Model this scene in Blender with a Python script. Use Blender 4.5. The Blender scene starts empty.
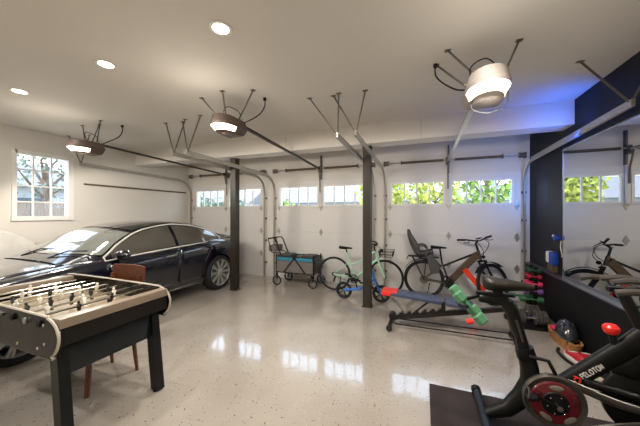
import bpy, bmesh, math, random
from math import pi, sin, cos, radians as R
from mathutils import Vector as V, Matrix as M4, Euler
from mathutils.bvhtree import BVHTree
random.seed(7)
SC = bpy.context.scene
COL = SC.collection
# ------------------------------------------------------------------ camera
cam = bpy.data.cameras.new('camera'); co = bpy.data.objects.new('camera', cam); COL.objects.link(co)
cam.sensor_width = 36; cam.lens = 36 * 266.65 / 640; cam.shift_y = 0.0007
co.location = (0, 0, 1.5735); co.rotation_euler = (pi / 2, 0, 0.3679)
cam.clip_start = .05; cam.clip_end = 300
SC.camera = co
SC.view_settings.view_transform = 'Standard'; SC.view_settings.look = 'None'
SC.view_settings.exposure = 0.48; SC.view_settings.gamma = 1; SC.view_settings.use_curve_mapping = False
# ------------------------------------------------------------------ world
w = bpy.data.worlds.new('sky'); SC.world = w; w.use_nodes = True
nt = w.node_tree; nt.nodes.clear()
o_ = nt.nodes.new('ShaderNodeOutputWorld'); b_ = nt.nodes.new('ShaderNodeBackground')
tc = nt.nodes.new('ShaderNodeTexCoord'); sp = nt.nodes.new('ShaderNodeSeparateXYZ'); cr = nt.nodes.new('ShaderNodeValToRGB')
nt.links.new(tc.outputs['Generated'], sp.inputs[0]); nt.links.new(sp.outputs['Z'], cr.inputs[0])
cr.color_ramp.elements[0].position = .0; cr.color_ramp.elements[0].color = (.93, .96, 1, 1)
cr.color_ramp.elements[1].position = .7; cr.color_ramp.elements[1].color = (.55, .74, 1, 1)
nt.links.new(cr.outputs[0], b_.inputs[0]); b_.inputs[1].default_value = 3.6
nt.links.new(b_.outputs[0], o_.inputs[0])
def light(kind, name, loc, energy, color, rot=(0, 0, 0), size=.1, size_y=None, spread=None, shape=None):
    l = bpy.data.lights.new(name, kind); l.energy = energy; l.color = color
    if kind == 'AREA':
        l.size = size; l.shape = shape or ('RECTANGLE' if size_y else 'DISK')
        if size_y: l.size_y = size_y
        if spread: l.spread = spread
    elif kind == 'POINT': l.shadow_soft_size = size
    o = bpy.data.objects.new(name, l); COL.objects.link(o); o.location = loc; o.rotation_euler = rot
    return o
sun = light('SUN', 'sun', (0, 0, 20), 5.0, (1, .95, .86), (R(38), 0, R(-12))); sun.data.angle = .02
# the recessed downlights (fixtures built below; those out of view added as fill) and the opener lamps
DOWN = [(-4.41, 1.65), (-2.84, 1.65), (-1.46, 1.65), (0.1, 1.65), (-4.41, -.3), (-2.84, -.3), (-1.2, -.3), (.4, -.3)]
for (x, y) in DOWN:
    light('AREA', 'downlight', (x, y, 2.985), 13, (1, .965, .92), (0, 0, 0), .13)
OPEN = [(-4.85, 2.53, 2.59), (-2.20, 2.60, 2.63), (.454, 2.36, 2.53)]
for (x, y, z) in OPEN:
    l = light('SPOT', 'opener_lamp', (x, y - .12, z - .16), 75, (1, .93, .84), V((0, .45, -1)).to_track_quat('-Z', 'Y').to_euler())
    light('POINT', 'ceiling_wash', (x, y - .42, z - .12), 5, (1, .92, .82), size=.12)  # added point light in front of each opener, brightens the ceiling
    l.data.spot_size = R(168); l.data.spot_blend = .25; l.data.shadow_soft_size = .10
# blue accent strip along the top of the mirror
_q = V((-.45, .62, .45)).to_track_quat('-Z', 'Y').to_euler()
light('AREA', 'blue_strip', (1.66, 3.95, 2.46), 5, (.01, .14, 1), _q, .05, .5)
light('AREA', 'blue_spot', (1.70, 5.0, 1.9), 3, (.08, .3, 1), V((-.5, .8, .1)).to_track_quat('-Z', 'Y').to_euler(), .05, .3)

# ------------------------------------------------------------------ materials
def lin(c):
    if isinstance(c, str): c = [int(c[i:i + 2], 16) / 255 for i in (0, 2, 4)]
    return tuple((v / 12.92 if v <= .04045 else ((v + .055) / 1.055) ** 2.4) for v in c) + (1,)
MC = {}
def mat(name, col, rough=.5, metal=0, coat=0, var=.06, scale=8, bump=0, emit=0, spec=.5):
    if name in MC: return MC[name]
    m = bpy.data.materials.new(name); m.use_nodes = True; MC[name] = m
    n = m.node_tree; bs = n.nodes['Principled BSDF']; c = lin(col)
    t = n.nodes.new('ShaderNodeTexCoord'); ns = n.nodes.new('ShaderNodeTexNoise'); ns.inputs['Scale'].default_value = scale; ns.inputs['Detail'].default_value = 3
    n.links.new(t.outputs['Object'], ns.inputs['Vector'])
    r = n.nodes.new('ShaderNodeValToRGB')
    r.color_ramp.elements[0].position = .3; r.color_ramp.elements[0].color = tuple(v * (1 - var) for v in c[:3]) + (1,)
    r.color_ramp.elements[1].position = .7; r.color_ramp.elements[1].color = tuple(min(1, v * (1 + var)) for v in c[:3]) + (1,)
    n.links.new(ns.outputs[0], r.inputs[0]); n.links.new(r.outputs[0], bs.inputs['Base Color'])
    bs.inputs['Roughness'].default_value = rough; bs.inputs['Metallic'].default_value = metal
    bs.inputs['Coat Weight'].default_value = coat; bs.inputs['Coat Roughness'].default_value = .03
    bs.inputs['Specular IOR Level'].default_value = spec
    if emit: bs.inputs['Emission Color'].default_value = c; bs.inputs['Emission Strength'].default_value = emit
    if bump:
        b = n.nodes.new('ShaderNodeBump'); b.inputs['Strength'].default_value = bump; b.inputs['Distance'].default_value = .01
        n.links.new(ns.outputs[0], b.inputs['Height']); n.links.new(b.outputs[0], bs.inputs['Normal'])
    return m
def glass_mat(name, tint=(.97, .99, 1), gl=.08):
    if name in MC: return MC[name]
    m = bpy.data.materials.new(name); m.use_nodes = True; MC[name] = m; n = m.node_tree; n.nodes.clear()
    o = n.nodes.new('ShaderNodeOutputMaterial'); mx = n.nodes.new('ShaderNodeMixShader'); tr = n.nodes.new('ShaderNodeBsdfTransparent')
    g = n.nodes.new('ShaderNodeBsdfGlossy'); g.inputs['Roughness'].default_value = .02; lw = n.nodes.new('ShaderNodeLayerWeight'); lw.inputs[0].default_value = .5; pw = n.nodes.new('ShaderNodeMath'); pw.operation = 'POWER'; pw.inputs[1].default_value = 4; n.links.new(lw.outputs['Facing'], pw.inputs[0]); f = n.nodes.new('ShaderNodeMath'); f.operation = 'MULTIPLY_ADD'; f.inputs[1].default_value = .6; f.inputs[2].default_value = .03; n.links.new(pw.outputs[0], f.inputs[0])
    tr.inputs[0].default_value = (*tint, 1)
    n.links.new(f.outputs[0], mx.inputs[0]); n.links.new(tr.outputs[0], mx.inputs[1]); n.links.new(g.outputs[0], mx.inputs[2]); n.links.new(mx.outputs[0], o.inputs[0])
    return m
def floor_mat():
    m = bpy.data.materials.new('speckled_epoxy'); m.use_nodes = True; n = m.node_tree; bs = n.nodes['Principled BSDF']
    t = n.nodes.new('ShaderNodeTexCoord')
    base = n.nodes.new('ShaderNodeTexNoise'); base.inputs['Scale'].default_value = 1.1; base.inputs['Detail'].default_value = 4
    r0 = n.nodes.new('ShaderNodeValToRGB'); r0.color_ramp.elements[0].color = lin('9c9286'); r0.color_ramp.elements[1].color = lin('aca397')
    r0.color_ramp.elements[0].position = .35; r0.color_ramp.elements[1].position = .65
    n.links.new(t.outputs['Object'], base.inputs['Vector']); n.links.new(base.outputs[0], r0.inputs[0])
    last = r0.outputs[0]
    for sc, th, col in ((38, .16, '4d443c'), (60, .12, 'e6e0d6'), (95, .16, '7d7265'), (22, .12, '3a322c')):
        v = n.nodes.new('ShaderNodeTexVoronoi'); v.inputs['Scale'].default_value = sc
        n.links.new(t.outputs['Object'], v.inputs['Vector'])
        lt = n.nodes.new('ShaderNodeMath'); lt.operation = 'LESS_THAN'; lt.inputs[1].default_value = th
        n.links.new(v.outputs['Distance'], lt.inputs[0])
        # only some cells carry a fleck
        s = n.nodes.new('ShaderNodeSeparateColor'); n.links.new(v.outputs['Color'], s.inputs[0])
        g = n.nodes.new('ShaderNodeMath'); g.operation = 'GREATER_THAN'; g.inputs[1].default_value = .6; n.links.new(s.outputs[0], g.inputs[0])
        mu = n.nodes.new('ShaderNodeMath'); mu.operation = 'MULTIPLY'; n.links.new(lt.outputs[0], mu.inputs[0]); n.links.new(g.outputs[0], mu.inputs[1])
        mx = n.nodes.new('ShaderNodeMix'); mx.data_type = 'RGBA'; mx.inputs[7].default_value = lin(col)
        n.links.new(mu.outputs[0], mx.inputs[0]); n.links.new(last, mx.inputs[6]); last = mx.outputs[2]
    n.links.new(last, bs.inputs['Base Color'])
    bs.inputs['Roughness'].default_value = .22; bs.inputs['Coat Weight'].default_value = 1; bs.inputs['Coat Roughness'].default_value = .06; bs.inputs['Coat IOR'].default_value = 1.55
    b = n.nodes.new('ShaderNodeBump'); b.inputs['Strength'].default_value = .05; b.inputs['Distance'].default_value = .02
    n2 = n.nodes.new('ShaderNodeTexNoise'); n2.inputs['Scale'].default_value = 9; n.links.new(t.outputs['Object'], n2.inputs['Vector'])
    n.links.new(n2.outputs[0], b.inputs['Height']); n.links.new(b.outputs[0], bs.inputs['Coat Normal'])
    return m
def wood_mat(name, a, b, rough=.4, sc=(2, 14, 2)):
    if name in MC: return MC[name]
    m = bpy.data.materials.new(name); m.use_nodes = True; MC[name] = m; n = m.node_tree; bs = n.nodes['Principled BSDF']
    t = n.nodes.new('ShaderNodeTexCoord'); mp = n.nodes.new('ShaderNodeMapping'); mp.inputs['Scale'].default_value = sc
    ns = n.nodes.new('ShaderNodeTexNoise'); ns.inputs['Scale'].default_value = 6; ns.inputs['Detail'].default_value = 6; ns.inputs['Distortion'].default_value = 1
    r = n.nodes.new('ShaderNodeValToRGB'); r.color_ramp.elements[0].color = lin(a); r.color_ramp.elements[1].color = lin(b)
    r.color_ramp.elements[0].position = .3; r.color_ramp.elements[1].position = .7
    n.links.new(t.outputs['Object'], mp.inputs[0]); n.links.new(mp.outputs[0], ns.inputs['Vector']); n.links.new(ns.outputs[0], r.inputs[0]); n.links.new(r.outputs[0], bs.inputs['Base Color'])
    bs.inputs['Roughness'].default_value = rough
    return m
WHITE = mat('white_paint', 'd6d0c6', .6, var=.015, scale=2)
CEIL = mat('ceiling_paint', 'dad4ca', .8, var=.02, scale=1.5)
DOORW = mat('door_white', 'd9d5cf', .45, var=.01, scale=3)
DARKW = mat('charcoal_paint', '1b1b20', .6, var=.05, scale=3, spec=.25)
KNEE = mat('black_knee_paint', '0b0c0e', .55, var=.1, scale=5, spec=.25)
TRIM = mat('white_trim', 'e4e0d8', .4, var=.01)
STEEL = mat('galvanised', 'b2ada3', .34, .65, var=.12, scale=20)
DSTEEL = mat('dark_steel', '6b655c', .45, .4, var=.1, scale=20)
SPRING = mat('spring_steel', '6a5b48', .5, .4, var=.2, scale=60)
COLUMN = mat('column_paint', '2f2922', .4, .2, var=.08, scale=5)
BLACK = mat('black_plastic', '0b0b0b', .5, var=.1, spec=.3)
RUBBER = mat('tyre_rubber', '17161a', .75, var=.15, scale=30, bump=.2)
DGREY = mat('dark_grey', '33322f', .5, var=.1)
CHROME = mat('chrome', 'd8d6d0', .12, 1, var=.02)
ALU = mat('aluminium', 'b5b2ac', .3, 1, var=.05)
RED = mat('red_plastic', 'd8281c', .35, var=.05)
GLASS = glass_mat('window_glass')
# ------------------------------------------------------------------ mesh helper
class MB:
    def __init__(s, T=None): s.bm = bmesh.new(); s.T = T or M4.Identity(4)
    def v(s, p): return s.bm.verts.new(s.T @ V(p))
    def face(s, vs):
        try: return s.bm.faces.new(vs)
        except ValueError: return None
    def box(s, c, d, rot=(0, 0, 0), bev=0):
        L = M4.Translation(V(c)) @ Euler(rot).to_matrix().to_4x4()
        if bev:
            r = bmesh.ops.create_cube(s.bm, size=1, matrix=M4.Identity(4)); vs = r['verts']
            for q in vs: q.co = V((q.co.x * d[0], q.co.y * d[1], q.co.z * d[2]))
            es = list({e for q in vs for e in q.link_edges})
            rb = bmesh.ops.bevel(s.bm, geom=es, offset=bev, segments=2, profile=.6, affect='EDGES')
            allv = {q for q in rb['verts']} | {q for q in vs if q.is_valid}
            for q in allv: q.co = s.T @ (L @ q.co)
        else:
            vs = [s.v(L @ V((x * d[0] / 2, y * d[1] / 2, z * d[2] / 2))) for x in (-1, 1) for y in (-1, 1) for z in (-1, 1)]
            for f in ((0, 1, 3, 2), (4, 6, 7, 5), (0, 4, 5, 1), (2, 3, 7, 6), (0, 2, 6, 4), (1, 5, 7, 3)): s.face([vs[i] for i in f])
        return s
    def bb(s, x0, x1, y0, y1, z0, z1, bev=0): return s.box(((x0 + x1) / 2, (y0 + y1) / 2, (z0 + z1) / 2), (abs(x1 - x0), abs(y1 - y0), abs(z1 - z0)), bev=bev)
    def tube(s, pts, r=.01, seg=8, closed=False, caps=True, flat=1, up=None):
        pts = [V(p) for p in pts]; n = len(pts); rs = r if isinstance(r, (list, tuple)) else [r] * n
        rings = []; prev = None
        for i in range(n):
            a = pts[(i - 1) % n] if (i > 0 or closed) else pts[i]; b = pts[(i + 1) % n] if (i < n - 1 or closed) else pts[i]
            t = (b - a).normalized()
            if prev is None:
                u = V(up) if up else (V((0, 0, 1)) if abs(t.z) < .9 else V((1, 0, 0)))
                u = (u - t * u.dot(t)).normalized()
            else: u = (prev - t * prev.dot(t)); u = u.normalized() if u.length > 1e-6 else prev
            prev = u; w_ = t.cross(u)
            rings.append([s.v(pts[i] + (u * cos(2 * pi * k / seg) + w_ * sin(2 * pi * k / seg) * flat) * rs[i]) for k in range(seg)])
        m = n if closed else n - 1
        for i in range(m):
            A, B = rings[i], rings[(i + 1) % n]
            for k in range(seg): s.face([A[k], A[(k + 1) % seg], B[(k + 1) % seg], B[k]])
        if caps and not closed: s.face(rings[0][::-1]); s.face(rings[-1])
        return s
    def bar(s, a, b, w_, h, up=(0, 0, 1)):
        a, b = V(a), V(b); t = (b - a).normalized(); u = V(up); u = (u - t * u.dot(t)).normalized(); q = t.cross(u)
        vs = [s.v(p + q * (w_ / 2 * i) + u * (h / 2 * j)) for p in (a, b) for (i, j) in ((-1, -1), (1, -1), (1, 1), (-1, 1))]
        for f in ((3, 2, 1, 0), (4, 5, 6, 7), (0, 1, 5, 4), (1, 2, 6, 5), (2, 3, 7, 6), (3, 0, 4, 7)): s.face([vs[i] for i in f])
        return s
    def cyl(s, a, b, r, r2=None, seg=16): return s.tube([a, b], [r, r if r2 is None else r2], seg)
    def lathe(s, prof, c=(0, 0, 0), ax='z', seg=24, a0=0, a1=2 * pi, closed=False):
        full = abs(a1 - a0 - 2 * pi) < 1e-6; n = seg if full else seg + 1; rings = []
        for (r, h) in prof:
            ring = []
            for k in range(n):
                an = a0 + (a1 - a0) * k / seg; x, y = r * cos(an), r * sin(an)
                p = {'z': (x, y, h), 'y': (x, h, y), 'x': (h, x, y)}[ax]
                ring.append(s.v(V(c) + V(p)))
            rings.append(ring)
        R_ = rings + ([rings[0]] if closed else [])
        for A, B in zip(R_, R_[1:]):
            for k in range(seg):
                k2 = (k + 1) % n
                s.face([A[k], A[k2], B[k2], B[k]])
        if not closed and full:
            s.face(rings[0][::-1]); s.face(rings[-1])
        return s
    def ell(s, c, r, rot=(0, 0, 0), u=16, v=10):
        L = M4.Translation(V(c)) @ Euler(rot).to_matrix().to_4x4() @ M4.Diagonal((*r, 1))
        bmesh.ops.create_uvsphere(s.bm, u_segments=u, v_segments=v, radius=1, matrix=s.T @ L); return s
    def prism(s, poly, lo, hi, ax='y'):
        f = {'y': lambda a, b, h: (a, h, b), 'x': lambda a, b, h: (h, a, b), 'z': lambda a, b, h: (a, b, h)}[ax]
        A = [s.v(f(a, b, lo)) for a, b in poly]; B = [s.v(f(a, b, hi)) for a, b in poly]; n = len(A)
        s.face(A); s.face(B[::-1])
        for i in range(n): s.face([A[i], B[i], B[(i + 1) % n], A[(i + 1) % n]])
        return s
    def grid(s, fn, nu, nv, thick=None):
        g = [[s.v(fn(i / nu, j / nv)) for j in range(nv + 1)] for i in range(nu + 1)]
        for i in range(nu):
            for j in range(nv): s.face([g[i][j], g[i + 1][j], g[i + 1][j + 1], g[i][j + 1]])
        return s
    def build(s, name, m, parent=None, smooth=35, solid=0, sub=0, loc=None):
        bmesh.ops.recalc_face_normals(s.bm, faces=s.bm.faces)
        me = bpy.data.meshes.new(name); s.bm.to_mesh(me); s.bm.free(); me.materials.append(m)
        if smooth:
            for p in me.polygons: p.use_smooth = True
            try: me.set_sharp_from_angle(angle=R(smooth))
            except Exception: pass
        o = bpy.data.objects.new(name, me); COL.objects.link(o)
        if parent: o.parent = parent
        if solid: md = o.modifiers.new('solid', 'SOLIDIFY'); md.thickness = solid; md.offset = 0
        if sub: md = o.modifiers.new('sub', 'SUBSURF'); md.levels = sub; md.render_levels = sub
        if loc: o.location = loc
        return o
def thing(name, label, cat, loc=(0, 0, 0), rz=0, group=None):
    o = bpy.data.objects.new(name, None); COL.objects.link(o); o.location = loc; o.rotation_euler = (0, 0, rz)
    o.empty_display_size = .1; return tag(o, label, cat, group)
def tag(o, label, cat, group=None):
    o['label'] = label; o['category'] = cat
    if group: o['group'] = group
    return o
def struct(o): o['kind'] = 'structure'; return o
def copy_tree(o, parent=None):
    c = o.copy(); COL.objects.link(c); c.parent = parent
    for ch in list(o.children): copy_tree(ch, c)
    return c
def part_label(o, l): o['label'] = l; return o
def cat(pts, n=8, closed=False):        # smooth curve through points
    P = [V(p) for p in pts]; out = []; m = len(P); rng = m if closed else m - 1
    for i in range(rng):
        p0 = P[(i - 1) % m] if (i > 0 or closed) else P[i]; p1 = P[i]; p2 = P[(i + 1) % m]; p3 = P[(i + 2) % m] if (i + 2 < m or closed) else p2
        for k in range(n):
            t = k / n
            out.append(.5 * ((2 * p1) + (p2 - p0) * t + (2 * p0 - 5 * p1 + 4 * p2 - p3) * t * t + (-p0 + 3 * p1 - 3 * p2 + p3) * t ** 3))
    if not closed: out.append(P[-1])
    return out
def interp(tab, x):
    if x <= tab[0][0]: return tab[0][1]
    for (a, b), (c, d) in zip(tab, tab[1:]):
        if x <= c:
            t = (x - a) / (c - a); return b + (d - b) * t
    return tab[-1][1]
def rrect(x0, x1, z0, z1, r, n=6):
    out = []
    for cx, cz, a in ((x1 - r, z1 - r, 0), (x0 + r, z1 - r, pi / 2), (x0 + r, z0 + r, pi), (x1 - r, z0 + r, 1.5 * pi)):
        for k in range(n + 1): out.append((cx + r * cos(a + pi / 2 * k / n), cz + r * sin(a + pi / 2 * k / n)))
    return out

# ================================================================== THE ROOM
XL, XR, YB, YF, ZC = -6.295, 1.786, 5.80, -1.3, 3.008
struct(MB().bb(XL - .2, XR + .2, YF - .2, YB + .22, -.12, 0).build('floor', floor_mat(), smooth=0))
struct(MB().bb(XL - .2, XR + .2, YF - .2, YB + .22, ZC, ZC + .15).build('ceiling', CEIL, smooth=0))
# left wall with its window opening
WY0, WY1, WZ0, WZ1 = 2.30, 3.03, 1.50, 2.60
b = MB(); b.bb(XL - .16, XL, YF, WY0, 0, ZC); b.bb(XL - .16, XL, WY1, YB, 0, ZC); b.bb(XL - .16, XL, WY0, WY1, 0, WZ0); b.bb(XL - .16, XL, WY0, WY1, WZ1, ZC)
struct(b.build('wall_left', WHITE, smooth=0))
struct(MB().bb(XL - .16, XR + .16, YF - .16, YF, 0, ZC).build('wall_front', WHITE, smooth=0))
struct(MB().bb(XR, XR + .16, YF, YB, 0, ZC).build('wall_right', DARKW, smooth=0))
DOORS = [(-6.05, -3.79), (-3.33, -1.06), (-.66, 1.60)]     # clear openings
DH = 2.30
b = MB(); xs = [XL] + [v for d in DOORS for v in d] + [XR]
for i in range(0, 8, 2): b.bb(xs[i], xs[i + 1], YB, YB + .2, 0, ZC)
for d in DOORS: b.bb(d[0], d[1], YB, YB + .2, DH, ZC)
struct(b.build('wall_back', WHITE, smooth=0))
struct(MB().bb(XL, XR, 4.289, 4.59, 2.702, ZC).build('ceiling_beam', CEIL, smooth=0))
struct(MB().bb(1.694, XR, YF, 5.74, 0, .70).build('trim_1', KNEE, smooth=0))       # black knee wall under the mirror
struct(MB().bb(1.682, XR, YF, 5.75, .70, .716).build('trim_2', mat('ledge_cap', '4a4a50', .35), smooth=0))
b = MB(); b.bb(XL, XL + .012, YF, YB, 0, .09); b.bb(XL, DOORS[0][0] - .08, YB - .012, YB, 0, .09)
struct(b.build('baseboard_left', TRIM, smooth=0))
# faint drywall seams on the beam
for n_, x in enumerate((-2.33, -.03)):
    struct(MB().bb(x, x + .006, 4.285, 4.289, 2.702, ZC).build('trim_%d' % (n_ + 3), mat('seam', 'b5ada1', .8), smooth=0))

# window in the left wall
win = bpy.data.objects.new('window_1', None); COL.objects.link(win); struct(win)
b = MB()
b.bb(XL - .1, XL + .02, WY0 - .045, WY0 + .02, WZ0 - .045, WZ1 + .045); b.bb(XL - .1, XL + .02, WY1 - .02, WY1 + .06, WZ0 - .045, WZ1 + .045)
b.bb(XL - .1, XL + .02, WY0, WY1, WZ1 - .02, WZ1 + .045); b.bb(XL - .12, XL + .03, WY0 - .05, WY1 + .06, WZ0 - .05, WZ0 + .025)
b.build('window_frame', TRIM, win, smooth=0)
b = MB()
for k in (1, 2): y = WY0 + (WY1 - WY0) * k / 3; b.bb(XL - .075, XL - .045, y - .011, y + .011, WZ0, WZ1)
for k in (1, 2, 3): z = WZ0 + (WZ1 - WZ0) * k / 4; b.bb(XL - .073, XL - .047, WY0, WY1, z - .011, z + .011)
b.build('muntin', TRIM, win, smooth=0)
MB().bb(XL - .063, XL - .057, WY0, WY1, WZ0, WZ1).build('pane', GLASS, win, smooth=0)

# ------------------------------------------------------------------ garage doors
PX = [(-5.93, -4.963, -4.797, -3.83), (-3.253, -2.286, -2.12, -1.153), (-.596, .371, .537, 1.504)]
HZ = [.57, 1.14, 1.71]
def hinge(x, z, m, par):
    b = MB(); b.prism([(x - .045, z), (x - .02, z - .045), (x, z - .085), (x + .02, z - .045), (x + .045, z), (x + .02, z + .045), (x, z + .085), (x - .02, z + .045)], 5.748, 5.76)
    b.cyl((x - .035, 5.745, z), (x + .035, 5.745, z), .009, seg=8); b.build('hinge', m, par)
for n, (d, px) in enumerate(zip(DOORS, PX)):
    root = bpy.data.objects.new('door_%d' % (n + 1), None); COL.objects.link(root); struct(root)
    x0, x1 = d[0] - .04, d[1] + .04
    for k in range(3):
        z0, z1 = .57 * k, .57 * (k + 1)
        b = MB(); b.bb(x0, x1, 5.76, 5.80, z0, z1, bev=.006)
        for j in range(1, 3): zz = z0 + .19 * j; b.bb(x0 + .02, x1 - .02, 5.7585, 5.762, zz, zz + .003)
        b.build('panel', DOORW, root, smooth=0)
    zt, zb, z0, z1 = 2.188, 1.767, 1.71, 2.34
    b = MB(); b.bb(x0, x1, 5.76, 5.80, z0, zb); b.bb(x0, x1, 5.76, 5.80, zt, z1)
    for a, c in ((x0, px[0]), (px[1], px[2]), (px[3], x1)): b.bb(a, c, 5.76, 5.80, zb, zt)
    b.build('window_panel', DOORW, root, smooth=0)
    for a, c in ((px[0], px[1]), (px[2], px[3])):
        b = MB(); b.bb(a - .035, c + .035, 5.748, 5.762, zb - .035, zb); b.bb(a - .035, c + .035, 5.748, 5.762, zt, zt + .035)
        b.bb(a - .035, a, 5.748, 5.762, zb, zt); b.bb(c, c + .035, 5.748, 5.762, zb, zt)
        for k in (1, 2, 3): xx = a + (c - a) * k / 4; b.bb(xx - .011, xx + .011, 5.758, 5.795, zb, zt)
        f = b.build('window_frame', TRIM, root, smooth=0)
        MB().bb(a, c, 5.776, 5.780, zb, zt).build('pane', GLASS, f, smooth=0)
    hm = STEEL
    xm = (x0 + x1) / 2
    for z in HZ:
        hinge(xm, z, hm, root)
        for xx in (x0 + .06, x1 - .06): hinge(xx, z, hm, root)
    MB().bb(xm - .03, xm + .03, 5.72, 5.76, 1.74, 2.34, bev=.004).build('opener_bracket', DOORW, root)
    MB().bb(x0, x1, 5.77, 5.80, 0, .004).build('bottom_seal', BLACK, root, smooth=0)
    # torsion spring assembly
    side = ['leftmost', 'middle', 'rightmost'][n]; where = ['left garage door, behind the car', 'middle garage door, above the wagon', 'right garage door, above the electric bike'][n]
    t = thing('torsion_spring', 'torsion spring shaft with two brown coils over the ' + where, 'spring', (xm, 5.70, 2.61), group='torsion springs over the doors')
    hw = (x1 - x0) / 2 + .06
    MB().cyl((-hw, 0, 0), (hw, 0, 0), .011).build('shaft', STEEL, t)
    for sg in (-1, 1):
        b = MB(); a, c = (.10, .86) if n != 0 else (.10, .80)
        N = 46
        b.lathe([(.022 + .004 * (k % 2), sg * (a + (c - a) * k / N)) for k in range(N + 1)], ax='x', seg=12); b.build('coil', SPRING, t, smooth=0)
        MB().lathe([(.04, sg * c), (.04, sg * (c + .03)), (.02, sg * (c + .03))], ax='x').build('cone', DSTEEL, t)
        MB().lathe([(.02, sg * (hw - .1)), (.05, sg * (hw - .1)), (.042, sg * (hw - .06)), (.05, sg * (hw - .02)), (.02, sg * (hw - .02))], ax='x').build('cable_drum', DSTEEL, t)
        b = MB(); b.bb(sg * hw - .006, sg * hw + .006, -.02, .10, -.05, .05); b.build('end_bracket', DSTEEL, t, smooth=0)
    b = MB(); b.bb(-.014, .014, .04, .10, -.25, .30); b.bb(-.004, .004, -.04, .06, -.05, .05); b.lathe([(.045, -.02), (.045, .02)], ax='x'); b.build('centre_bracket', DSTEEL, t, smooth=0)
    # two tracks
    for sg, xx in ((-1, x0 - .045), (1, x1 + .045)):
        lab = 'galvanised %s-hand door track curving from the %s garage door to the ceiling' % ('left' if sg < 0 else 'right', ['left', 'middle', 'right'][n])
        t = thing('door_track', lab, 'track', (xx, 5.73, 0), group='garage door tracks')
        arc = [(0, 0, .03), (0, 0, 1.2), (0, 0, 2.1)]
        arc += [(0, -.36 + .36 * cos(a), 2.1 + .36 * sin(a)) for a in [pi / 2 * k / 8 for k in range(1, 9)]]
        def rail(off):
            s_ = -sg * off
            return [(s_, p[1], p[2]) for p in arc] + [(s_, -2.63, 2.515)]
        b = MB()
        for (dx, wd) in ((-.012, .003), (.012, .003)):
            pts = [(p[0] + dx, p[1], p[2]) for p in arc] + [(dx, -2.63, 2.515)]
            b.tube(pts, .022, 4, flat=.15, up=(0, 1, 0))
        pts = [(0, p[1], p[2]) for p in arc]; 
        b.tube(pts + [(0, -2.63, 2.515)], .016, 6)
        b.build('rail', STEEL, t, smooth=40)
        for z in (.35, .9, 1.45, 1.95): MB().bb(-.025, .04, .02, .07, z - .02, z + .02).build('jamb_bracket', DSTEEL, t, smooth=0)
        MB().bar((sg * .02, .03, .02), (sg * .02, .03, 2.62), .045, .03).build('upright_angle', mat('angle_brown', '5a534b', .5, .2), t, smooth=0)
        b = MB()
        b.bar((0, -.35, 2.465 + .03), (0, -2.63, 2.515 + .03), .03, .025); b.build('stiffener', STEEL, t, smooth=0)
        b = MB()
        e = V((0, -2.6, 2.53))
        if n == 2 and sg > 0: tops = [(-.30, -2.50, ZC - .002), (.1, -2.9, ZC - .002)]
        else:
            tops = [(-.30 * 1, -2.66, ZC - .002), (.1, -2.66, ZC - .002)] if not (n == 0 and sg < 0) else [(.02, -2.8, ZC - .002), (.45, -2.7, ZC - .002)]
            if sg < 0 and n == 1: tops = [(-.08, -2.62, ZC - .002), (.38, -2.72, ZC - .002)]
            if sg > 0 and n == 0: tops = [(-.1, -2.66, ZC - .002), (.33, -2.68, ZC - .002)]
            if sg < 0 and n == 2: tops = [(-.27, -2.64, ZC - .002), (.12, -2.64, ZC - .002)]
            if sg > 0 and n == 1: tops = [(-.34, -2.68, ZC - .002), (.04, -2.68, ZC - .002)]
        for q in tops:
            b = MB(); b.bar(e, q, .018, .005, up=(0, 1, 0)); b.bb(q[0] - .03, q[0] + .03, q[1] - .02, q[1] + .02, ZC - .006, ZC - .001)
            b.bar((e.x + .006, e.y, e.z), (q[0] + .006, q[1], q[2]), .004, .016, up=(0, 1, 0)); b.build('hanger_strap', DSTEEL, t, smooth=0)

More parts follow.
